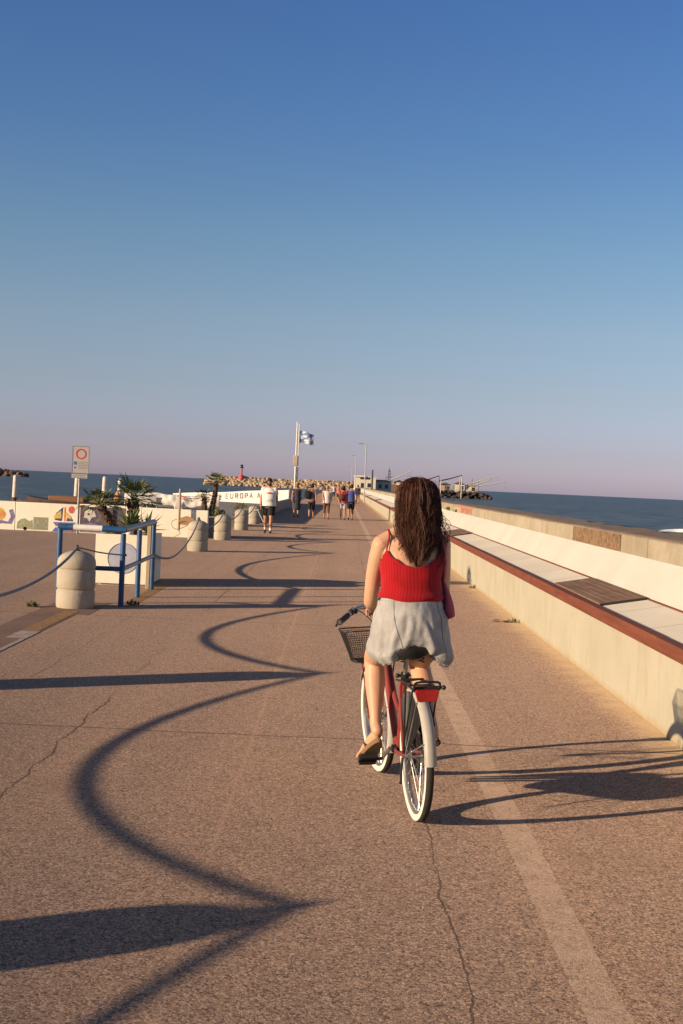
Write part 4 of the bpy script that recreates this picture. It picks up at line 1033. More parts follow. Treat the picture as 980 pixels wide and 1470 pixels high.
def wheel(parent, yc, xf, front):
    zc = RT
    g = MB(); ring_x(g, [(.315, -.019), (.322, -.013), (.325, -.005), (.325, .005), (.322, .013), (.315, .019), (.300, .020), (.300, -.020)], yc, zc)
    t = xf(g).build('wheel', TYRE, parent)
    g = MB()
    for s_ in (-1, 1): ring_x(g, [(.3165, .0195 * s_), (.305, .0225 * s_), (.292, .0215 * s_), (.286, .016 * s_), (.30, .012 * s_)], yc, zc)
    xf(g).build('white_sidewall', WWALL, t)
    g = MB(); ring_x(g, [(.288, -.015), (.292, -.010), (.290, .010), (.288, .015), (.272, .013), (.268, .006), (.268, -.006), (.272, -.013)], yc, zc); xf(g).build('rim', CHROME, t)
    g = MB()
    for i in range(32):
        a = 2 * math.pi * i / 32; s_ = 1 if i % 2 else -1; a2 = a + (.5 if (i // 2) % 2 else -.5)
        g.tube([(s_ * .028, yc + .024 * math.cos(a2), zc + .024 * math.sin(a2)), (0, yc + .270 * math.cos(a), zc + .270 * math.sin(a))], .0013, 4)
    xf(g).build('spokes', CHROME, t)
    g = MB(); g.tube([(-.055, yc, zc), (-.035, yc, zc), (-.034, yc, zc), (-.026, yc, zc), (-.024, yc, zc), (.024, yc, zc), (.026, yc, zc), (.034, yc, zc), (.035, yc, zc), (.055, yc, zc)], [.008, .008, .024, .026, .014, .014, .026, .024, .008, .008], 14); xf(g).build('hub', CHROME, t)
    return t
idf = lambda g: g
wheel(bike, 0, idf, False); wheel(bike, WB, steer, True)
# frame
BBP = Vector((0, .44, .27))
g = MB(); g.tube([BBP, (0, .345, .53), (0, .283, .70)], .0165, 14); g.build('seat_tube', FRED, bike)
g = MB(); g.tube(cr([(0, .868, .725), (0, .74, .56), (0, .60, .40), (0, .50, .30), (0, .44, .275)], 5), .0205, 14); g.build('down_tube', FRED, bike)
g = MB(); g.tube(cr([(0, .845, .805), (0, .70, .66), (0, .54, .52), (0, .34, .465)], 5), .015, 12); g.build('top_tube', FRED, bike)
g = MB(); g.tube([HA - SAX * .02, HB], .021, 16); g.tube([HA - SAX * .025, HA - SAX * .005], .025, 16); g.tube([HB - SAX * .015, HB + SAX * .008], .025, 16); g.build('head_tube', FRED, bike)
g = MB()
for s_ in (-1, 1): g.tube(cr([(s_ * .02, .42, .27), (s_ * .045, .30, .285), (s_ * .058, .12, .312), (s_ * .058, 0, .325)], 4), .009, 10)
g.build('chain_stay', FRED, bike)
g = MB()
for s_ in (-1, 1): g.tube(cr([(s_ * .017, .285, .665), (s_ * .035, .24, .60), (s_ * .058, .06, .39), (s_ * .060, 0, .328)], 4), .0085, 10)
g.build('seat_stay', FRED, bike)
g = MB(); g.tube([(-.04, .44, .27), (.04, .44, .27)], .021, 16); g.build('bottom_bracket', DARKM, bike)
g = MB()
for s_ in (-1, 1):
    g.tube(cr([(s_ * .022, .910, .585), (s_ * .046, .918, .545), (s_ * .052, .96, .44), (s_ * .054, WB, RT)], 5), [.014] * 6 + [.012] * 6 + [.009] * 4, 10)
g.tube([(-.05, .915, .558), (.05, .915, .558)], .014, 10)
steer(g).build('fork', FRED, bike)
# mudguards with stays
def guard_prof(r): return [(r - .018, -.031), (r - .004, -.026), (r + .004, -.012), (r + .006, 0), (r + .004, .012), (r - .004, .026), (r - .018, .031), (r - .020, .029), (r - .006, .024), (r + .002, 0), (r - .006, -.024), (r - .020, -.029)]
g = MB(); ring_x(g, guard_prof(.345), 0, RT, 40, R(38), R(176)); mg = g.build('mudguard', GUARD, bike, autos=50)
g = MB()
for s_ in (-1, 1):
    for a in (118, 158): g.tube([(s_ * .058, 0, RT), (s_ * .034, .338 * math.cos(R(a)), RT + .338 * math.sin(R(a)))], .0032, 6)
g.build('mudguard_stay', GALV, mg)
g = MB(); ring_x(g, guard_prof(.345), WB, RT, 40, R(30), R(205)); mg2 = steer(g).build('mudguard', GUARD, bike, autos=50)
g = MB()
for s_ in (-1, 1): g.tube([(s_ * .054, WB, RT), (s_ * .034, WB + .338 * math.cos(R(160)), RT + .338 * math.sin(R(160)))], .0032, 6)
steer(g).build('mudguard_stay', GALV, mg2)
# crocheted skirt guard over the rear wheel
g = MB()
for s_ in (-1, 1):
    for i in range(110):
        a = R(lerp(38, 140, i / 109)); g.tube([(s_ * .050, .05 * math.cos(a), RT + .05 * math.sin(a)), (s_ * .036, .325 * math.cos(a), RT + .325 * math.sin(a))], .0018, 4)
    for rr_ in [.10 + .025 * q for q in range(10)]:
        xx = lerp(.050, .036, (rr_ - .05) / .275); g.tube([(s_ * xx, rr_ * math.cos(R(a)), RT + rr_ * math.sin(R(a))) for a in range(38, 141, 6)], .0018, 4)
g.build('skirt_guard', BLACK, bike)
# drive train
g = MB(); ring_x(g, [(.088, .050), (.094, .050), (.094, .055), (.088, .055)], .44, .27, 44)
for i in range(5):
    a = i * 1.2566; g.tube([(.052, .44, .27), (.052, .44 + .09 * math.cos(a), .27 + .09 * math.sin(a))], .007, 6)
g.tube([(.045, 0, RT), (.058, 0, RT)], .045, 20); g.build('chainring', DARKM, bike)
g = MB(); g.tube([(.0525, .44, .364), (.0525, 0, RT + .045)], .005, 5); g.tube([(.0525, .44, .176), (.0525, 0, RT - .045)], .005, 5); g.build('chain', DARKM, bike)
pts_ = []
for i in range(15): a = R(lerp(-100, 80, i / 14)); pts_.append((.060, .44 + .112 * math.cos(a), .27 + .112 * math.sin(a)))
for i in range(9): a = R(lerp(86, 274, i / 8)); pts_.append((.060, .0 + .062 * math.cos(a), RT + .062 * math.sin(a)))
g = MB(); g.prism(pts_, (.014, 0, 0)); g.build('chain_guard', BLACK, bike, bevel=.004)
for s_, pc in ((-1, Vector((-.150, .548, .190))), (1, Vector((.135, .28, .328)))):
    b0_ = Vector((s_ * .050, .44, .27)); p0 = Vector((s_ * .075, pc.y, pc.z))
    g = MB(); g.tube([b0_, p0], [(.013, .009), (.010, .008)], 8); ck = g.build('crank', CHROME if s_ < 0 else DARKM, bike)
    g = MB(); g.tube([p0, pc + Vector((s_ * .045, 0, 0))], .008, 8)
    f_ = Vector((0, .80, -.60)) if s_ < 0 else Vector((0, .97, -.24)); u_ = Vector((0, .60, .80)) if s_ < 0 else Vector((0, .24, .97))
    for k_ in (-1, 1):
        c_ = pc + f_ * (.034 * k_); vs = []
        for dx in (-.045, .045):
            for df in (-.012, .012):
                for du in (-.013, .013): vs.append(c_ + Vector((dx, 0, 0)) + f_ * df + u_ * du)
        g.add(vs, [(0, 1, 3, 2), (4, 6, 7, 5), (0, 4, 5, 1), (2, 3, 7, 6), (0, 2, 6, 4), (1, 5, 7, 3)])
    g.tube([pc - Vector((.045, 0, 0)) - f_ * .034, pc - Vector((.045, 0, 0)) + f_ * .034], .008, 6); g.tube([pc + Vector((.045, 0, 0)) - f_ * .034, pc + Vector((.045, 0, 0)) + f_ * .034], .008, 6)
    g.build('pedal', BLACK, ck)
# saddle and post
g = MB(); g.tube([(0, .287, .685), (0, .235, .83)], .013, 12); g.build('seat_post', CHROME, bike)
g = MB(); g.tube([(0, .289, .678), (0, .281, .702)], .023, 12); g.tube([(-.035, .285, .69), (.03, .285, .69)], .007, 8); g.sphere((-.04, .285, .69), .012); g.build('seat_clamp', DARKM, bike)
g = MB(); rows = []
for i in range(17):
    q = i / 16; yy = lerp(.085, .37, q); wd = .092 * (1 - q) ** .9 + .018; wd *= min(1, (q + .06) * 6) ** .5; th = .05 * (1 - .45 * q)
    zc_ = .862 + .008 * math.cos(q * 6); row = []
    for j in range(16):
        a = 2 * math.pi * j / 16; xx = wd * math.cos(a); zz = math.sin(a)
        row.append((xx, yy, zc_ - .02 + (.024 * zz if zz > 0 else th * zz) + (.010 * abs(math.cos(a)) if zz > 0 else 0)))
    rows.append(row)
g.loft(rows, True); g.build('saddle', BLACK, bike, autos=60)
g = MB()
for s_ in (-1, 1):
    g.tube([(s_ * .022, .33, .82), (s_ * .026, .235, .815), (s_ * .05, .12, .83)], .004, 6)
    g.tube([(s_ * .05, .115, .80 + .004 * k) if False else (s_ * .05 + .016 * math.cos(k * .9), .125 + .016 * math.sin(k * .9), .782 + .003 * k) for k in range(22)], .0035, 5)
g.build('saddle_springs', DARKM, bike)
# rear rack, reflector
g = MB()
zr_ = .725
zr_ = .700
g.tube(cr([(-.060, .215, zr_ - .02), (-.060, .0, zr_), (-.064, -.20, zr_), (-.064, -.235, zr_ + .012), (-.052, -.245, zr_ + .040), (.052, -.245, zr_ + .040), (.064, -.235, zr_ + .012), (.064, -.20, zr_), (.060, .0, zr_), (.060, .215, zr_ - .02)], 4), .0062, 8)
for yy in (.10, -.08): g.tube([(-.060, yy, zr_), (.060, yy, zr_)], .005, 6)
for s_ in (-1, 1):
    g.tube([(s_ * .062, -.03, zr_), (s_ * .066, 0, .34)], .0055, 8); g.tube([(s_ * .062, -.20, zr_), (s_ * .0655, -.01, .40)], .0045, 8)
g.tube([(-.060, .21, zr_ - .02), (-.03, .265, .665), (.03, .265, .665), (.060, .21, zr_ - .02)], .005, 6)
rk = g.build('rear_rack', DARKM, bike)
g = MB(); g.tube([(.055, -.236, zr_ + .014), (.083, -.236, zr_ + .012)], .006, 8); g.sphere((.084, -.236, zr_ + .012), .012); g.build('rack_end_bar', DARKM, rk)
g = MB(); g.prism([(-.060, -.252, .695), (-.055, -.252, .705), (.055, -.252, .705), (.060, -.252, .695), (.048, -.252, .652), (.040, -.252, .644), (.006, -.252, .646), (0, -.252, .650), (-.006, -.252, .646), (-.040, -.252, .644), (-.048, -.252, .652)], (0, .022, 0)); g.build('reflector', REFL, bike, smooth=False, bevel=.004)
g = MB(); g.box(-.062, .062, -.228, -.214, .690, .718); g.build('reflector_bracket', BLACK, bike)
g = MB(); g.tube([(-.066, .02, .315), (-.080, -.005, .25), (-.085, -.035, .215), (-.09, -.045, .20)], [.007, .007, .006, .008], 8); g.build('kickstand', DARKM, bike)
# handlebar
g = MB(); g.tube([HB, (0, .818, .92), (0, .812, .95)], .012, 12); g.tube([(0, .812, .945), (0, .822, .97), (0, .83, .985)], .014, 10); steer(g).build('stem', CHROME, bike)
HBAR = lambda s_: [(0, .83, .985), (s_ * .08, .835, .995), (s_ * .155, .815, 1.0), (s_ * .21, .77, .985), (s_ * .255, .715, .965), (s_ * .315, .64, .945)]
g = MB()
for s_ in (-1, 1): g.tube(cr(HBAR(s_), 5), .0112, 12)
hbm = steer(g).build('handlebar', CHROME, bike)
for s_ in (-1, 1):
    P = cr(HBAR(s_), 5); g = MB(); g.tube(P[19:], [.0165] * (len(P[19:]) - 1) + [.0185], 12); steer(g).build('grip', BLACK, hbm)
    g = MB(); a_ = Vector(P[16]); g.sphere(a_, .019); g.tube(cr([a_ + Vector((0, .02, -.005)), a_ + Vector((s_ * .02, .025, -.012)), a_ + Vector((s_ * .07, -.02, -.038)), a_ + Vector((s_ * .105, -.075, -.062))], 5), .006, 8); g.sphere(a_ + Vector((-s_ * .03, .02, .004)), .016); steer(g).build('brake_lever', DARKM, hbm)
    g = MB(); g.tube(cr([a_ + Vector((0, .02, 0)), Vector((s_ * .16, .93, .985)), Vector((s_ * .05, .95, .90)), Vector((s_ * .02, .90, .74))], 7), .003, 6); steer(g).build('brake_cable', BLACK, hbm)
# wire basket
g = MB()
def brim(z, o=0):
    q = (z - .668) / .172; hx = lerp(.155, .205, q ** 1.1) + o; y0_ = lerp(.93, .90, q); y1_ = lerp(1.10, 1.175, q); rr_ = .05
    pts = []
    for cx_, cy_, a0 in ((hx - rr_, y1_ - rr_, 0), (-hx + rr_, y1_ - rr_, 90), (-hx + rr_, y0_ + rr_, 180), (hx - rr_, y0_ + rr_, 270)):
        for k in range(5): a = R(a0 + k * 22.5); pts.append((cx_ + rr_ * math.cos(a), cy_ + rr_ * math.sin(a), z + (.014 * (cy_ + rr_ * math.sin(a) < .95) if q > .97 else 0)))
    return pts
def resample(p, n):
    p = [Vector(q) for q in p] + [Vector(p[0])]; ds = [0]
    for a, b in zip(p, p[1:]): ds.append(ds[-1] + (b - a).length)
    res = []
    for i in range(n):
        s = ds[-1] * i / n
        for j in range(len(p) - 1):
            if s <= ds[j + 1]: res.append(p[j].lerp(p[j + 1], (s - ds[j]) / (ds[j + 1] - ds[j]))); break
    return res
for i in range(15):
    z = lerp(.668, .84, i / 14); P = brim(z); g.tube(P + [P[0]], .0042 if i in (0, 14) else .0013, 6 if i in (0, 14) else 4)
TP, BT_ = resample(brim(.84), 84), resample(brim(.668), 84)
MDS = [resample(brim(lerp(.668, .84, q)), 84) for q in (.33, .66)]
for i in range(84): g.tube([BT_[i], MDS[0][i], MDS[1][i], TP[i]], .0013, 4)
for i in range(14):
    x = lerp(-.11, .11, i / 13); g.tube([(x, .94, .670), (x, 1.09, .670)], .0015, 4)
for i in range(9):
    y = lerp(.94, 1.09, i / 8); g.tube([(-.14, y, .6705), (.14, y, .6705)], .0015, 4)
bk = steer(g).build('basket', BLACK, bike)
g = MB()
for s_ in (-1, 1): g.tube([(s_ * .10, 1.0, .671), (s_ * .056, WB, RT + .005)], .0045, 6)
steer(g).build('basket_stay', FRED, bk)

# ================================================================== WOMAN
SKIN = skin_mat('sunlit_skin', (.50, .285, .18))
HAIR = hair_mat('brown_wavy_hair', (.022, .0095, .007), (.085, .031, .017), (.32, .115, .052))
TORSO = [  # z, cx, cy, rx, ry
    (.80, -.032, .235, .150, .115), (.87, -.032, .225, .172, .130), (.95, -.032, .215, .176, .132), (1.04, -.033, .212, .160, .116), (1.12, -.034, .215, .144, .100),
    (1.20, -.034, .225, .147, .099), (1.28, -.033, .240, .156, .102), (1.34, -.031, .255, .160, .098), (1.39, -.029, .268, .148, .082), (1.43, -.026, .275, .105, .066), (1.462, -.022, .283, .062, .056)]
def tor(z, a, off=0.0):
    """point on the torso; a = 0 at the back, + towards her right"""
    cx, cy, rx, ry = interp(TORSO, z)
    return Vector((cx + (rx + off) * math.sin(a), cy - (ry + off) * math.cos(a), z))
def hand(mb, wr, f, n, t, curl=(.35, .75, .55), s=1.0, spread=.06):
    wr = Vector(wr); f = Vector(f).normalized(); n = Vector(n); n = (n - f * n.dot(f)).normalized(); t = Vector(t); t = (t - f * t.dot(f) - n * t.dot(n)).normalized()
    limb(mb, [(*(wr - f * .02 * s), .017 * s, .024 * s), (*(wr + f * .03 * s), .015 * s, .034 * s), (*(wr + f * .082 * s), .012 * s, .038 * s)], 12, 3, n)
    for i, L in enumerate((.070, .078, .072, .055)):
        b = wr + f * (.080 - .004 * abs(i - 1)) * s + t * (.029 - .0195 * i) * s; d = (f + t * spread * (1.5 - i)).normalized(); pts = [(*(b - d * .015 * s), .0095 * s)]
        p = b; ang = 0; side = d.cross(n)
        for frac, c in zip((.45, .30, .25), curl):
            ang += c; dd = d * math.cos(ang) - n * math.sin(ang); p = p + dd * L * frac * s; pts.append((*p, (.0088 - .0007 * len(pts)) * s))
        limb(mb, pts, 8, 2, n)
    b = wr + f * .022 * s + t * .024 * s; d1 = (t * .75 + f * .62 - n * .25).normalized(); d2 = (f * .8 + t * .25 - n * .5).normalized(); d3 = (f * .75 - n * .65 - t * .1).normalized()
    p1 = b + d1 * .035 * s; p2 = p1 + d2 * .030 * s; p3 = p2 + d3 * .022 * s
    limb(mb, [(*b, .013 * s), (*p1, .0105 * s), (*p2, .0092 * s), (*p3, .0075 * s)], 8, 3, n)
def foot(mb, heel, toe, up, s=1.0):
    heel = Vector(heel); toe = Vector(toe); d = (toe - heel).normalized(); up = Vector(up); up = (up - d * up.dot(d)).normalized(); side = d.cross(up); L = (toe - heel).length
    limb(mb, [(*(heel + d * .03 + up * .034), .034 * s, .031 * s), (*(heel + d * L * .45 + up * .036), .034 * s, .034 * s), (*(heel + d * L * .68 + up * .024), .022 * s, .041 * s), (*(heel + d * L * .80 + up * .018), .015 * s, .040 * s)], 12, 4, up)
    for i in range(5):
        o_ = (i - 2) * .0165 * s; l_ = (.06, .055, .05, .043, .036)[i] * s * L / .24
        b = heel + d * L * .76 + side * o_ + up * .015; limb(mb, [(*b, .010 * s), (*(b + d * l_ * .6 + up * .003), .009 * s), (*(b + d * l_ - up * .003), .008 * s if i else .010 * s)], 8, 2, up)
    return d, up, side
def head(mb, c, s=1.0, rz=0.0):
    c = Vector(c); Rm = Matrix.Rotation(rz, 3, 'Z')
    def P(x, y, z): return c + Rm @ Vector((x * s, y * s, z * s))
    mb.sphere(c + Vector((0, -.012 * s, .022 * s)), .076 * s, .094 * s, .094 * s, 20, 14)
    limb(mb, [(*P(0, -.01, .03), .070 * s, .085 * s), (*P(0, .006, -.03), .062 * s, .078 * s), (*P(0, .022, -.075), .046 * s, .058 * s), (*P(0, .040, -.100), .028 * s, .034 * s)], 16, 3, Rm @ Vector((1, 0, 0)))
    limb(mb, [(*P(0, .078, .028), .009 * s), (*P(0, .098, -.005), .0105 * s), (*P(0, .106, -.022), .0125 * s)], 8, 3)           # nose
    for q in (-1, 1):
        mb.sphere(P(.012 * q, .095, -.024), .008 * s, .009 * s, .007 * s, 8, 6)
        limb(mb, [(*P(.012 * q, .086, .032), .008 * s), (*P(.045 * q, .074, .034), .008 * s)], 8, 2)                            # brow
        mb.sphere(P(.036 * q, .068, -.018), .022 * s, .02 * s, .02 * s, 10, 8)                                                 # cheek
        limb(mb, [(*P(.072 * q, -.006, .022), .007 * s, .014 * s), (*P(.077 * q, -.012, -.002), .006 * s, .016 * s), (*P(.073 * q, -.004, -.028), .006 * s, .009 * s)], 8, 2, (1, 0, 0))
    limb(mb, [(*P(-.022, .082, -.056), .005 * s), (*P(0, .091, -.053), .0075 * s), (*P(.022, .082, -.056), .005 * s)], 8, 3)
    limb(mb, [(*P(-.018, .082, -.065), .005 * s), (*P(0, .089, -.066), .0075 * s), (*P(.018, .082, -.065), .005 * s)], 8, 3)
    mb.sphere(P(0, .072, -.096), .018 * s, .016 * s, .014 * s, 10, 8)
    return P
g = MB()
rings = []
for i in range(34):
    z = lerp(.80, 1.462, i / 33); rings.append([tor(z, 2 * math.pi * j / 28) for j in range(28)])
g.loft(rings, True)
limb(g, [(-.024, .278, 1.40, .068, .060), (-.018, .288, 1.46, .053, .052), (-.012, .298, 1.52, .049, .050), (-.008, .305, 1.57, .048, .050)], 18, 4)
for s_, sh in ((-1, Vector((-.192, .270, 1.375))), (1, Vector((.130, .272, 1.385)))):
    nb = Vector((-.022 + s_ * .03, .275, 1.475)); limb(g, [(*nb, .040), (*nb.lerp(sh, .55), .045, .042), (*sh, .052)], 14, 4)
limb(g, [(-.030, .185, 1.36, .012, .012), (-.032, .138, 1.20, .010, .010)], 8, 2)
for q in (-1, 1): g.sphere((-.033 + q * .078, .325, 1.275), .062, .05, .058, 14, 10)
# arms
LE, LW = Vector((-.214, .385, 1.075)), Vector((-.150, .640, .990))
limb(g, [(-.192, .270, 1.375, .050), (-.206, .290, 1.30, .0475), (-.214, .335, 1.19, .0425), (*LE, .037), (*LE.lerp(LW, .28), .0385), (*LE.lerp(LW, .65), .030), (*LW, .0225)], 16, 5)
hand(g, LW, (.12, 1, .02), (0, -.05, 1), (1, 0, 0), (.45, 1.0, .8))
RE, RW = Vector((.178, .385, 1.090)), Vector((.262, .620, 1.000))
limb(g, [(.130, .272, 1.385, .050), (.143, .295, 1.30, .0475), (.160, .335, 1.20, .0425), (*RE, .037), (*RE.lerp(RW, .28), .0385), (*RE.lerp(RW, .65), .030), (*RW, .0225)], 16, 5)
hand(g, RW, (.02, 1, -.02), (0, .05, 1), (-1, 0, 0), (.45, 1.0, .8))
# legs
LK, LA = Vector((-.128, .650, .725)), Vector((-.130, .522, .382))
limb(g, [(-.105, .235, .915, .100, .100), (-.118, .36, .86, .090, .092), (-.126, .52, .79, .074, .074), (*LK, .060), (*LK.lerp(LA, .16), .056), (*LK.lerp(LA, .36), .0575), (*LK.lerp(LA, .62), .046), (*LK.lerp(LA, .85), .034), (*LA, .033)], 18, 5)
LH, LT = (-.120, .462, .318), (-.166, .655, .160); LUP = (0, .62, .78)
limb(g, [(*LA, .033), (-.124, .495, .352, .033)], 12, 2); ld, lu, ls_ = foot(g, LH, LT, LUP)
RK, RA = Vector((.112, .585, .715)), Vector((.108, .215, .440))
limb(g, [(.045, .235, .915, .100, .100), (.070, .36, .86, .090, .092), (.095, .48, .78, .074, .074), (*RK, .061), (*RK.lerp(RA, .16), .057), (*RK.lerp(RA, .36), .058), (*RK.lerp(RA, .62), .046), (*RK.lerp(RA, .85), .034), (*RA, .033)], 18, 5)
RH, RTO = (.112, .150, .374), (.124, .385, .318); RUP = (0, .23, .97)
limb(g, [(*RA, .033), (.110, .19, .41, .034)], 12, 2); rd, ru, rs_ = foot(g, RH, RTO, RUP)
HC = Vector((-.006, .318, 1.612)); P = head(g, HC)
woman = fuse('person', g, .0048, SKIN, None, (0, 0, 0), 5)
woman.location = RC; woman.rotation_euler = (0, 0, HEAD); WORG[woman] = Vector((0, 0, 0))
tag(woman, 'woman with long brown hair in red top and denim skirt riding the bicycle', 'person')
EYEW = mat('eye_white', (.7, .68, .64), .3, .05, 5, 0); EYED = mat('dark_iris', (.02, .012, .01), .25, .1, 5, 0)
for q in (-1, 1):
    g = MB(); g.sphere(P(.031 * q, .071, .012), .0115, .0115, .0105, 12, 10); g.build('eye', EYEW, woman)
    g = MB(); g.sphere(P(.031 * q, .0795, .012), .0055, .0045, .0055, 10, 8); g.build('iris', EYED, woman)
from mathutils.bvhtree import BVHTree
_bm = woman.data; BVH = BVHTree.FromPolygons([v_.co.copy() for v_ in _bm.vertices], [tuple(p_.vertices) for p_ in _bm.polygons])
def clear(p, gap):
    """move a cloth point outwards until it lies at least gap off the skin"""
    p = Vector(p)
    for _ in range(3):
        q, nr, idx, d = BVH.find_nearest(p)
        if q is None: return p
        sd = (p - q).dot(nr)
        if sd >= gap or d > .08: return p
        p = q + nr * gap
    return p
# ribbed tank top
TOPM = ribbed_mat('red_ribbed_knit', (.33, .0045, .009), .0072)
EDGE = [(0, 1.272), (.35, 1.282), (.70, 1.312), (1.02, 1.352), (1.18, 1.330), (1.40, 1.290), (1.65, 1.285), (1.95, 1.330), (2.15, 1.372), (2.45, 1.345), (3.1416, 1.322)]
def top_edge(a): return interp(EDGE, abs(a))[0]
g = MB(); NA, NZ = 128, 26; rows = []
for i in range(NZ + 1):
    row = []
    for j in range(NA):
        a = -math.pi + 2 * math.pi * j / NA; z0 = 1.112 - .014 * math.cos(a) + .004 * math.sin(a * 5); z = lerp(z0, top_edge(a), (i / NZ))
        bust = .028 * max(0, -math.cos(a)) ** 2 * math.exp(-((z - 1.275) / .06) ** 2)
        fold = .0035 * noise.noise((a * 2.2, z * 16, 3)) + (.006 * math.exp(-((z - 1.115) / .018) ** 2))
        row.append(clear(tor(z, a, .009 + bust + fold + .011 * math.exp(-((z - 1.115) / .022) ** 2)), .004))
    rows.append(row)
g.loft(rows, False); top = g.build('tank_top', TOPM, woman)
so = top.modifiers.new('solid', 'SOLIDIFY'); so.thickness = .004; so.offset = 1
for s_, shx in ((-1, -.160), (1, .098)):
    g = MB(); p0 = tor(1.352, s_ * 1.02, .012); p5 = tor(1.372, s_ * 2.15, .012); xm = shx
    yc_, zc_ = .272, 1.400
    path = [p0, Vector((lerp(p0.x, xm, .6), yc_ - .053, 1.392)), Vector((xm, yc_ - .044, 1.430)), Vector((xm, yc_, 1.455)), Vector((xm, yc_ + .042, 1.432)), Vector((xm, yc_ + .052, 1.40)), p5]
    g.tube([clear(q, .004) for q in cr([tuple(q) for q in path], 6)], [(.0026, .0040)] * 37, 8, True, (0, -1, .6)); g.build('shoulder_strap', TOPM, woman)
g = MB(); rows = []
for i in range(NA + 1):
    a = -math.pi + 2 * math.pi * i / NA; z0 = 1.112 - .014 * math.cos(a) + .004 * math.sin(a * 5); p = tor(z0, a, .025); p2 = tor(z0 + .012, a, .0235)
    rows.append([clear(p, .012), clear(p2, .012)])
g.loft([[r_[0] for r_ in rows], [r_[1] for r_ in rows]], False, False); so = g.build('hem_band', TOPM, woman); so.modifiers.new('solid', 'SOLIDIFY').thickness = .003
# denim skirt
DEN = denim_mat()
SK = [  # t, cx, cy, rx, ry
    (0.0, -.034, .215, .156, .112), (.12, -.033, .220, .170, .130), (.35, -.027, .236, .196, .166), (.60, -.018, .264, .207, .198), (.85, -.010, .297, .206, .228), (1.0, -.006, .305, .202, .238)]
HEM = [(-3.1416, .80), (-2.2, .785), (-1.75, .765), (-1.25, .758), (-.95, .756), (-.70, .782), (-.48, .825), (-.2, .853), (.12, .853), (.38, .832), (.62, .790), (.95, .762), (1.3, .746), (1.75, .760), (2.2, .785), (3.1416, .80)]
def skp(t, a, off=0.0):
    """surface of the skirt; t runs from waist (0) to hem (1) and on to 1.12 where the hem rolls under"""
    roll = max(0.0, t - 1.0); t = min(t, 1.0)
    cx, cy, rx, ry = interp(SK, t); zt_ = 1.116 + .004 * math.cos(a); zb = interp(HEM, a)[0]
    zb += .010 * noise.noise((a * 5, 2, 5)) * t
    z = lerp(zt_, zb, t)
    fl = t ** 1.5
    d = fl * (.020 * noise.noise((a * 2.2, z * 2.0, 1)) + .006 * noise.noise((a * 6, z * 7, 9)))
    # soft drag folds running from the hips towards the saddle
    for fa, tilt, wd, am in ((-.62, .9, .10, .010), (-.25, .5, .08, .007), (.30, -.7, .10, .012), (.62, -1.0, .12, .013), (1.0, -.5, .14, .009), (-1.05, .4, .14, .008)):
        u_ = a - fa - tilt * (.75 - t) * .6; d += am * math.exp(-(u_ / wd) ** 2) * max(0, min(1, (t - .25) * 2.2))
    d += .004 * noise.noise((math.sin(a) * 4 + z * 9, z * 12 - math.sin(a) * 6, 4)) * min(1, t * 3)
    d += (.016 * max(0, math.sin(a)) + .006 * max(0, -math.sin(a))) * math.exp(-((t - .86) / .16) ** 2)      # billows above the hem
    gather = max(0, (t - .88) / .12) ** 1.5
    d += gather * (.0055 * math.sin(a * 23 + 4 * noise.noise((a * 2, 3, 3))) + .004 * math.sin(a * 37 + 2)) - .030 * gather
    d -= roll * .26; z += roll * .10
    tuck = math.exp(-(a / .45) ** 2) * .016 * max(0, t - .8) / .2
    p = Vector((cx + (rx + d + off) * math.sin(a), cy - (ry + d + off - tuck) * math.cos(a), z))
    return p if roll > .02 else clear(p, .005 + max(0, off))
g = MB(); NA2, NT2 = 220, 64
g.loft([[skp(1.10 * i / NT2, -math.pi + 2 * math.pi * j / NA2) for j in range(NA2)] for i in range(NT2 + 1)], False)
skirt = g.build('skirt', DEN, woman, autos=80); so = skirt.modifiers.new('solid', 'SOLIDIFY'); so.thickness = .004; so.offset = 1
SEAMM = mat('seam_thread', (.11, .125, .165), .9, .2, 20, 0); FRAY = mat('frayed_threads', (.45, .44, .42), .9, .15, 20, 0)
g = MB()
for a0_, a1_ in ((-.72, -.36), (.82, .62)):
    g.tube([skp(t, lerp(a0_, a1_, t), .0045) for t in [i / 40 * .97 + .01 for i in range(41)]], .0017, 6)
g.build('seam', SEAMM, skirt)
g = MB()
g.loft([[skp(.0, -math.pi + 2 * math.pi * j / 80, .0035) for j in range(80)], [skp(.085, -math.pi + 2 * math.pi * j / 80, .0042) for j in range(80)]], False); wbn = g.build('waistband', DEN, skirt); wbn.modifiers.new('solid', 'SOLIDIFY').thickness = .003
random.seed(44); g = MB()
for i in range(150):
    a = random.choice((random.uniform(-1.4, -.5), random.uniform(.35, 1.6), random.uniform(.5, 1.6), random.uniform(.5, 1.0))); p = skp(random.uniform(.975, 1.0), a, .004); L = random.uniform(.005, .016)
    dv = Vector((random.uniform(-.7, .7), random.uniform(-.7, .1), random.uniform(-1, .25))).normalized()
    g.tube([p, p + dv * L * .5, p + dv * L + Vector((random.uniform(-.005, .005), 0, -.003))], .0009, 3)
g.build('frayed_hem', FRAY, skirt)
# belt loops / dark side buckles under the top
g = MB()
for a in (-1.45, 1.25): g.tube([skp(.02, a, .006), skp(.075, a, .006)], .008, 8)
g.build('waist_adjuster', BLACK, skirt)
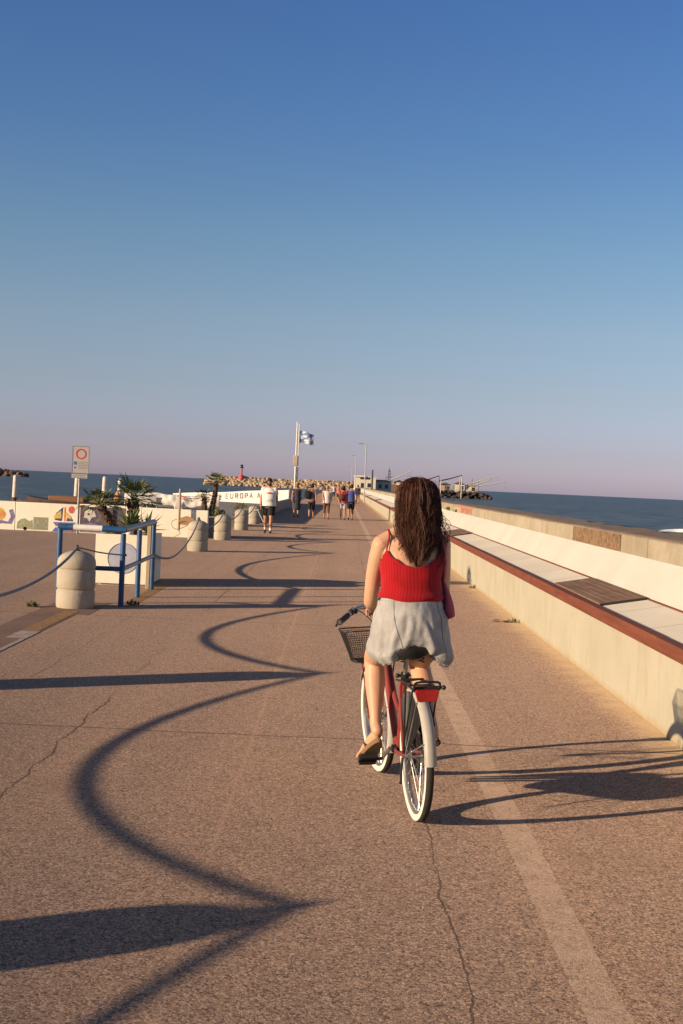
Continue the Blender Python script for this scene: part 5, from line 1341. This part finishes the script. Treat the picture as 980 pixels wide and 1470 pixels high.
# sandals
SOLE = mat('tan_sandal_sole', (.17, .105, .055), .9, .2, 12, .3, 80, .003); SSTRAP = mat('brown_sandal_strap', (.10, .055, .03), .6, .2, 12, .1)
def sandal(heel, d, up, side, L):
    heel = Vector(heel); sd = MB(); pts = []
    for i in range(26):
        a = 2 * math.pi * i / 26; l_ = L * (.5 - .54 * math.cos(a)); wv = .047 * math.sin(a) * (.80 + .22 * (l_ / L))
        pts.append(heel + d * l_ + side * wv - up * .022)
    sd.prism([q - up * .006 for q in pts], up * .026); o = sd.build('sandal', SOLE, woman, bevel=.004)
    s2 = MB(); tp = heel + d * L * .78 + up * .02
    for q in (-1, 1): s2.tube(cr([tuple(tp), tuple(heel + d * L * .62 + side * .030 * q + up * .045), tuple(heel + d * L * .42 + side * .044 * q - up * .002)], 5), .005, 6)
    s2.build('sandal_strap', SSTRAP, o)
sandal(LH, ld, lu, ls_, .24); sandal(RH, rd, ru, rs_, .24)
g = MB(); c_ = LE.lerp(LW, .80); ax_ = (LW - LE).normalized(); u1 = ax_.orthogonal().normalized(); u2 = ax_.cross(u1)
g.tube([c_ + (u1 * math.cos(a) + u2 * math.sin(a)) * .0285 for a in [2 * math.pi * i / 24 for i in range(25)]], .0035, 6); g.build('wristband', BLACK, woman)
# hair: soft mass plus several hundred wavy locks
HM = [  # z, cx, cy, rx, front, back
    (1.262, -.026, .150, .012, .010, .012), (1.29, -.024, .152, .028, .024, .022), (1.34, -.018, .165, .050, .034, .032), (1.40, -.012, .195, .074, .044, .050), (1.46, -.008, .225, .093, .048, .070),
    (1.53, -.006, .265, .102, .048, .090), (1.60, -.006, .290, .101, .060, .104), (1.66, -.006, .300, .094, .086, .102), (1.70, -.006, .305, .074, .082, .082), (1.727, -.006, .305, .040, .05, .048), (1.738, -.006, .305, .008, .01, .01)]
def hp(z, a, off=0.0):
    cx, cy, rx, fr, bk_ = interp(HM, z); c_ = math.cos(a); ry = bk_ if c_ > 0 else fr
    return Vector((cx + (rx + off) * math.sin(a), cy - (ry + off) * c_, z))
g = MB(); rows = []
for i in range(60):
    z = lerp(1.738, 1.262, i / 59); t = i / 59
    rows.append([hp(z, 2 * math.pi * j / 72, -.004 + t * (.016 * noise.noise((math.sin(2 * math.pi * j / 72) * 4, math.cos(2 * math.pi * j / 72) * 4, z * 4)) + .006 * math.sin(2 * math.pi * j / 72 * 13 + z * 30))) for j in range(72)])
g.loft(rows, True); hairo = g.build('hair', HAIR, woman, autos=180)
random.seed(77); g = MB()
for i in range(240):                                                                   # locks of a dozen strands each
    a = random.uniform(-1.8, 1.8) if i % 8 else random.uniform(-3.1, 3.1)
    if abs(a) > 2.2: z1 = random.uniform(1.62, 1.68)
    else: z1 = random.choice((random.uniform(1.262, 1.38), random.uniform(1.26, 1.33), random.uniform(1.34, 1.48)))
    if abs(a) > 1.1: z1 = max(z1, 1.32 + random.uniform(-.02, .1))
    z0 = random.uniform(1.70, 1.737); ph = random.uniform(0, 6.28); wl = random.uniform(8, 15); am = random.uniform(.12, .34); off = random.uniform(-.003, .014); swp = random.uniform(-.45, .35)
    for sidx in range(12):
        da, do, dph, dz = random.gauss(0, .085), random.gauss(0, .005), random.gauss(0, .35), random.uniform(0, .05); pts = []; r0 = random.uniform(.0008, .0015)
        for k in range(19):
            t = k / 18; z = lerp(z0, z1 + dz, t); tt = max(0, t - .2)
            aa = a + da * (1 - .45 * tt) + am * tt * math.sin(wl * tt + ph + dph) + swp * tt * tt
            p = hp(max(z, 1.268), aa, off + do + .013 * tt * math.sin(wl * .8 * tt + ph * 2 + dph) + .006 * tt); p.z = z
            pts.append(p)
        g.tube(pts, [r0 * (1 - .7 * (k / 18) ** 2) for k in range(19)], 4)
g.build('hair_locks', HAIR, hairo)
g = MB()
for i in range(54):                                                                    # loose strands blown to her right
    b = hp(random.uniform(1.40, 1.60), random.uniform(.9, 1.7), -.004); s1 = random.uniform(.4, 1.0); dz = random.uniform(-.22, -.08); L = random.uniform(.02, .085); ph = random.uniform(0, 6)
    pts = [b, b + Vector((L * .6, 0, dz * .2)), b + Vector((L, -.01, dz * .55)), b + Vector((L * random.uniform(.5, 1.0), -.02, dz * .85)), b + Vector((L * random.uniform(.1, .7), -.03, dz * 1.1))]
    g.tube(cr([tuple(q) for q in pts], 5), random.uniform(.0007, .0014), 4)
for i in range(60):
    b = hp(random.uniform(1.36, 1.55), random.uniform(-1.7, -1.1), -.003); dz = random.uniform(-.16, -.04); L = random.uniform(.008, .042)
    g.tube(cr([tuple(b), tuple(b + Vector((-L, 0, dz * .4))), tuple(b + Vector((-L * .4, -.01, dz))), ], 5), random.uniform(.0007, .0013), 4)
for i in range(40):
    b = hp(random.uniform(1.70, 1.735), random.uniform(-1.5, 1.5), -.002); d = Vector((random.uniform(-.03, .05), random.uniform(-.04, .02), random.uniform(.004, .022)))
    g.tube(cr([tuple(b), tuple(b + d * .6), tuple(b + d + Vector((d.x, 0, -.01)))], 4), .0007, 3)
g.build('flyaway_hair', HAIR, hairo)
# pink cloth bag hanging at her right side
PINK = mat('dusty_pink_cloth', (.40, .085, .12), .9, .2, 9, .3, 26, .01)
bag = thing('shoulder_bag', 'dusty pink cloth bag hanging from the woman\'s right shoulder', 'bag', RC, (0, 0, HEAD))
g = MB(); rows = []
for i in range(18):
    q = i / 17; z = lerp(1.20, 1.005, q); wd = lerp(.010, .052, min(1, q * 1.5) ** .8) * (1 if q < .85 else math.sqrt(max(.02, 1 - ((q - .85) / .15) ** 2))); tk = wd * .55
    cxx = lerp(.140, .178, q ** .7); cyy = lerp(.235, .215, q)
    rows.append([(cxx + (tk + .004 * noise.noise((q * 6, j, 3))) * math.cos(2 * math.pi * j / 18), cyy + wd * math.sin(2 * math.pi * j / 18) * 1.4, z + .004 * noise.noise((j * .7, q * 5, 1))) for j in range(18)])
g.loft(rows, True); g.build('bag_body', PINK, bag, autos=80)
g = MB()
for oy in (-.012, .012): g.tube(cr([(.140, .235 + oy, 1.195), (.138, .205 + oy, 1.30), (.125, .212 + oy, 1.39), (.108, .255 + oy, 1.437), (.105, .29 + oy, 1.44), (.128, .335 + oy, 1.38), (.150, .30 + oy, 1.25), (.142, .25 + oy, 1.195)], 6), (.0095, .004) if False else .0065, 8)
g.build('bag_strap', PINK, bag)

# ================================================================== PEOPLE ON THE PIER
def person(label, loc, face, H, skin, hair, top, bottom, shoes, build=1.0, stride=.22, phase=1, sleeve=.42, top_hem=.86, bot=('shorts', .50), hairlen=0, swing=.14, female=False, detail=False, extra=None, group='people walking on the pier'):
    S = H / 1.75; g = MB(); b_ = build
    sp = .17 if not female else .155
    TZ = [(.80, 0, 0, .150 * b_, .115 * b_), (.88, 0, 0, .165 * b_, .125 * b_), (.98, 0, .005, .160 * b_, .115 * b_), (1.08, 0, .012 * b_, (.140 if female else .152) * b_, .105 * b_ * b_), (1.20, 0, .005, .155 * b_, .110 * b_), (1.32, 0, 0, .168 * b_, .108), (1.40, 0, -.005, .145, .085), (1.46, 0, -.008, .075, .06)]
    def T(z, a, off=0): cx, cy, rx, ry = interp(TZ, z); return Vector((cx + (rx + off) * math.sin(a), cy - (ry + off) * math.cos(a), z))
    rings = [[T(lerp(.80, 1.46, i / 22), 2 * math.pi * j / 22) for j in range(22)] for i in range(23)]; g.loft(rings, True)
    limb(g, [(0, -.008, 1.42, .06), (0, .004, 1.50, .054), (0, .012, 1.56, .052)], 12, 3)
    arms = []; legs = []
    for s_ in (-1, 1):
        sh = Vector((s_ * (sp + .015 * b_), -.005, 1.405)); limb(g, [(s_ * .03, -.008, 1.48, .042), (*sh, .058)], 12, 3)
        fw = swing * s_ * phase; el = sh + Vector((s_ * (.045 + .03 * (b_ - 1)), fw * .55 - .02, -.275)); wr = el + Vector((s_ * .005, fw * .8 + .05, -.235))
        A_ = [(*sh, .056 * (b_ * .6 + .4)), (*sh.lerp(el, .5), .047 * (b_ * .6 + .4)), (*el, .039), (*el.lerp(wr, .35), .040), (*wr, .027)]; limb(g, A_, 12, 4); arms.append((sh, el, wr))
        hand(g, wr, wr - el, (s_, 0, 0), (0, 1, 0), (.25, .4, .35), 1.0)
        hip = Vector((s_ * .088, 0, .90)); k_ = s_ * phase * -1; fwd = stride * k_
        kn = Vector((s_ * .095, fwd * .42 + .05, .49)); an = Vector((s_ * .095, fwd + (0 if k_ > 0 else -.02), .085 if k_ > 0 else .12))
        L_ = [(*hip, .092 * b_), (*hip.lerp(kn, .45), .080 * (b_ * .7 + .3)), (*kn, .057), (*kn.lerp(an, .18), .054), (*kn.lerp(an, .38), .056), (*kn.lerp(an, .7), .041), (*an, .034)]; limb(g, L_, 14, 4); legs.append((hip, kn, an, k_))
    P_ = head(g, (0, .018, 1.625))
    o = fuse('person', g, .0075 if detail else .010, skin, None, (0, 0, 0), 3)
    o.location = loc; o.rotation_euler = (0, 0, face); o.scale = (S, S, S); WORG[o] = Vector((0, 0, 0)); tag(o, label, 'person', group)
    # shoes
    for hip, kn, an, k_ in legs:
        q = MB(); pit = 0 if k_ > 0 else -.25; hz = an.z - .085
        limb(q, [(an.x, an.y - .03, hz + .045, .036), (an.x, an.y + .05, hz + .045 + pit * .08, .040, .038), (an.x, an.y + .14, hz + .032 + pit * .16, .036, .026), (an.x, an.y + .175, hz + .028 + pit * .19, .03, .02)], 12, 3); fuse('shoe', q, .010, shoes, o)
        if detail:
            q = MB(); q.tube([(an.x, an.y, an.z + .01), tuple(Vector((an.x, an.y, an.z)).lerp(kn, .20))], [.041, .045], 14); q.build('sock', WPAINT, o)
    # top
    q = MB(); q.loft([[T(lerp(top_hem, 1.445, i / 16), 2 * math.pi * j / 22, .016 + .014 * (1 - i / 16)) for j in range(22)] for i in range(17)], True)
    for sh, el, wr in arms:
        limb(q, [(sh.x * .55, sh.y, 1.43, .050), (*sh, .068)], 12, 3)
        if sleeve > .05:
            P1 = sh.lerp(el, min(1, sleeve * 2)); q.tube([tuple(sh), tuple(sh.lerp(P1, .5)), tuple(P1)], [.068, .066 * (b_ * .5 + .5), .066 * (b_ * .5 + .5)], 12)
            if sleeve > .5: q.tube([tuple(el), tuple(el.lerp(wr, (sleeve - .5) * 2))], [.06, .05], 12)
    fuse('top', q, .012, top, o, None, 4)
    # lower garment
    q = MB(); kind, zh = bot
    q.loft([[T(lerp(.82, 1.0, i / 6), 2 * math.pi * j / 22, .014) for j in range(22)] for i in range(7)], True)
    if kind == 'skirt':
        q.loft([[(0 + (lerp(.185, .205, i / 8) * b_ + .01 * math.sin(j * 1.9) * i / 8) * math.cos(2 * math.pi * j / 28), .01 + (.145 + .05 * i / 8) * b_ * math.sin(2 * math.pi * j / 28), lerp(.95, zh, i / 8)) for j in range(28)] for i in range(9)], True)
    else:
        for hip, kn, an, k_ in legs:
            ends = []
            def at_(z):
                if z >= kn.z: t = (hip.z - z) / (hip.z - kn.z); return hip.lerp(kn, t)
                return kn.lerp(an, (kn.z - z) / (kn.z - an.z))
            zs = [.90, lerp(.90, zh, .35), lerp(.90, zh, .7), zh]
            wds = [.108 * b_, .102 * (b_ * .7 + .3), .094 * (b_ * .7 + .3), .088 * (b_ * .7 + .3)] if kind == 'shorts' else [.104 * b_, .088, .070, .056]
            q.tube([tuple(at_(z)) for z in zs], wds, 14)
    fuse({'shorts': 'shorts', 'trousers': 'trousers', 'skirt': 'skirt'}[kind], q, .012, bottom, o, None, 4)
    # hair
    q = MB(); c_ = Vector((0, .018, 1.625)); rows = []
    for i in range(9):
        a = math.pi * .5 * i / 8; rows.append([(c_.x + (.088 * math.sin(a) + .002) * math.cos(2 * math.pi * j / 20), c_.y - .014 + (.106 * math.sin(a) + .002) * math.sin(2 * math.pi * j / 20), c_.z + .022 + .106 * math.cos(a)) for j in range(20)])
    low = (.02, .06, .10, .24)[hairlen]
    rows.append([(c_.x + (.086 + .012 * (hairlen > 0)) * math.cos(2 * math.pi * j / 20), c_.y - .016 + (.100 if math.sin(2 * math.pi * j / 20) < .35 else .060) * math.sin(2 * math.pi * j / 20), c_.z - (low if math.sin(2 * math.pi * j / 20) < .35 else -.045)) for j in range(20)])
    rows.append([(c_.x + .05 * math.cos(2 * math.pi * j / 20), c_.y - .035 + .05 * math.sin(2 * math.pi * j / 20), c_.z - (low + .03 if math.sin(2 * math.pi * j / 20) < .35 else -.03)) for j in range(20)])
    q.loft(rows, True); q.build('hair', hair, o, autos=180)
    if detail:
        for s_ in (-1, 1): q = MB(); q.sphere(P_(.031 * s_, .076, .012), .009, .007, .007, 8, 6); q.build('eye', EYED, o)
    if extra: extra(o, T, arms, P_)
    return o
TAN = skin_mat('tanned_skin', (.40, .20, .115)); TAN2 = skin_mat('reddish_tanned_skin', (.42, .185, .12))
def cloth(n, c, v=.2): return mat(n, c, .9, v, 6, .3, 22, .01)
HBR = hair_mat('short_dark_hair', (.02, .013, .01), (.04, .025, .018), (.07, .04, .025)); HLT = hair_mat('light_brown_hair', (.16, .075, .03), (.25, .13, .055), (.34, .19, .09)); HGR = hair_mat('grey_blond_hair', (.24, .17, .11), (.34, .26, .19), (.42, .34, .25))
BLK = cloth('black_cloth', (.014, .014, .015)); SHOEB = cloth('dark_trainers', (.03, .035, .04)); SHOET = cloth('brown_sandals', (.16, .08, .05))
def man_extra(o, T, arms, P_):
    q = MB(); mp = []
    for (u_, z_, w_, h_) in ((-.035, 1.285, .06, .035), (.02, 1.275, .07, .022), (-.02, 1.255, .09, .02)):
        a0 = math.pi - u_ / .16
        q.add([T(z_ + dz, math.pi - (u_ + du) / .16, .040) for du, dz in ((-w_ / 2, -h_ / 2), (w_ / 2, -h_ / 2 + .008), (w_ / 2 + .008, h_ / 2), (-w_ / 2 + .01, h_ / 2))], [(0, 1, 2, 3)])
    pr = q.build('shirt_print', cloth('red_print', (.42, .06, .055)), o, smooth=False); so = pr.modifiers.new('solid', 'SOLIDIFY'); so.thickness = .006; so.offset = 0
    q = MB(); rows = []
    for i in range(13):
        a = lerp(-1.15, 1.15, i / 12); rows.append([P_(.066 * math.sin(a), .012 + .066 * math.cos(a), -.045), P_(.064 * math.sin(a), .022 + .068 * math.cos(a), -.075), P_(.045 * math.sin(a), .03 + .055 * math.cos(a), -.105), P_(.025 * math.sin(a), .03 + .03 * math.cos(a), -.115)])
    q.loft(rows, False, False); bd = q.build('beard', HBR, o); so = bd.modifiers.new('solid', 'SOLIDIFY'); so.thickness = .014; so.offset = 0
man = person('man in white T-shirt and black shorts walking towards the camera', (-2.36, 39.9, 0), math.pi - .05, 1.79, TAN, HBR, cloth('white_tshirt', (.66, .63, .58), .06), BLK, SHOEB, build=1.30, stride=.10, phase=1, sleeve=.33, top_hem=.86, bot=('shorts', .56), swing=.06, detail=True, extra=man_extra)
# his folded stick / leash
g = MB(); g.tube([(-2.70, 39.72, .74), (-2.50, 39.70, .36)], .013, 8); g.tube([(-2.86, 39.74, .70), (-2.66, 39.72, .76)], .011, 6); tag(g.build('walking_stick', mat('pale_stick', (.5, .48, .44), .6)), 'thin pale folded stick held low by the man in the white T-shirt', 'stick')
person('woman in long dark sleeveless dress seen from behind in the wall\'s shade', (-2.20, 59.7, 0), .03, 1.66, TAN, HLT, cloth('dark_grey_dress', (.045, .045, .06)), cloth('dark_grey_dress', (.045, .045, .06)), SHOET, build=1.06, sleeve=.14, top_hem=.80, bot=('skirt', .40), hairlen=1, female=True, stride=.12, phase=1)
p3 = (-1.45, 59.2, 0)
person('woman in mauve-grey top and black knee trousers with a black bag', p3, -.03, 1.67, TAN2, HBR, cloth('mauve_grey_top', (.17, .12, .12)), BLK, SHOET, build=1.05, sleeve=.40, top_hem=.84, bot=('trousers', .42), hairlen=1, female=True, stride=.16, phase=-1)
person('woman in white sleeveless top and brown trousers walking in the middle', (-.72, 58.6, 0), .06, 1.62, TAN2, HGR, cloth('white_vest', (.60, .56, .49), .08), cloth('brown_trousers', (.13, .062, .035)), SHOET, build=1.10, sleeve=.0, top_hem=.82, bot=('trousers', .30), hairlen=0, female=True, stride=.16, phase=1)
p5 = (.06, 58.8, 0)
person('woman in red top and pale blue shorts carrying a brown shoulder bag', p5, -.02, 1.64, TAN, HBR, cloth('red_top', (.36, .05, .055)), cloth('pale_blue_shorts', (.36, .40, .46)), SHOET, build=1.04, sleeve=.30, top_hem=.86, bot=('shorts', .60), hairlen=2, female=True, stride=.08, phase=1)
person('person in bright blue top and black shorts beside the woman in red', (.44, 59.6, 0), .02, 1.70, TAN, HBR, cloth('royal_blue_top', (.05, .075, .26)), BLK, SHOEB, build=.98, sleeve=.28, top_hem=.90, bot=('shorts', .54), hairlen=0, stride=.14, phase=-1)
person('distant person in dark clothes walking close to the bench wall', (1.40, 112, 0), 0, 1.72, TAN, HBR, cloth('charcoal_top', (.04, .035, .035)), cloth('tan_shorts', (.22, .14, .09)), SHOEB, sleeve=.3, bot=('shorts', .5), stride=.16, phase=1)
person('distant person in pink top between the white vest and the red top', (-.35, 118, 0), 0, 1.66, TAN2, HBR, cloth('pink_top', (.40, .13, .13)), BLK, SHOET, female=True, sleeve=.3, bot=('shorts', .5), stride=.12, phase=-1)
person('distant person in white top far behind the woman in red', (-.95, 135, 0), 0, 1.70, TAN, HLT, cloth('off_white_top', (.5, .47, .42)), cloth('navy_trousers', (.03, .035, .06)), SHOET, female=True, sleeve=.3, bot=('trousers', .3), stride=.12, phase=1)
person('distant person in dark blue far behind the white vest', (-1.75, 126, 0), 0, 1.74, TAN, HBR, cloth('navy_top', (.035, .04, .075)), cloth('grey_shorts', (.14, .13, .13)), SHOEB, sleeve=.3, bot=('shorts', .5), stride=.15, phase=-1)
def pack(name, label, loc, m, w_, h_, d_):
    t = thing(name, label, 'bag', loc); g = MB(); rows = []
    for i in range(13):
        q = i / 12; k_ = (1 - abs(2 * q - 1) ** 2.6) ** .5 * .9 + .1
        rows.append([(w_ / 2 * k_ * math.copysign(abs(math.cos(2 * math.pi * j / 16)) ** .7, math.cos(2 * math.pi * j / 16)), d_ / 2 * k_ * math.sin(2 * math.pi * j / 16), -h_ / 2 + h_ * q) for j in range(16)])
    g.loft(rows, True); g.build('bag_body', m, t, autos=80)
    g = MB(); g.tube(cr([(-w_ * .2, .02, h_ * .4), (0, .06, h_ * .4 + .28), (w_ * .35, .17, h_ * .4 + .30), (w_ * .4, .28, h_ * .35), (w_ * .2, .06, h_ * .3)], 6), .014, 6); g.build('bag_strap', m, t)
    return t
pack('shoulder_bag', 'black bag on the back of the woman in mauve-grey top', (p3[0] - .20, p3[1] - .16, 1.12), BLK, .34, .42, .16)
pack('shoulder_bag', 'brown bag on the back of the woman in red top', (p5[0] - .10, p5[1] - .20, 1.08), cloth('brown_leather', (.10, .05, .032)), .30, .32, .15)
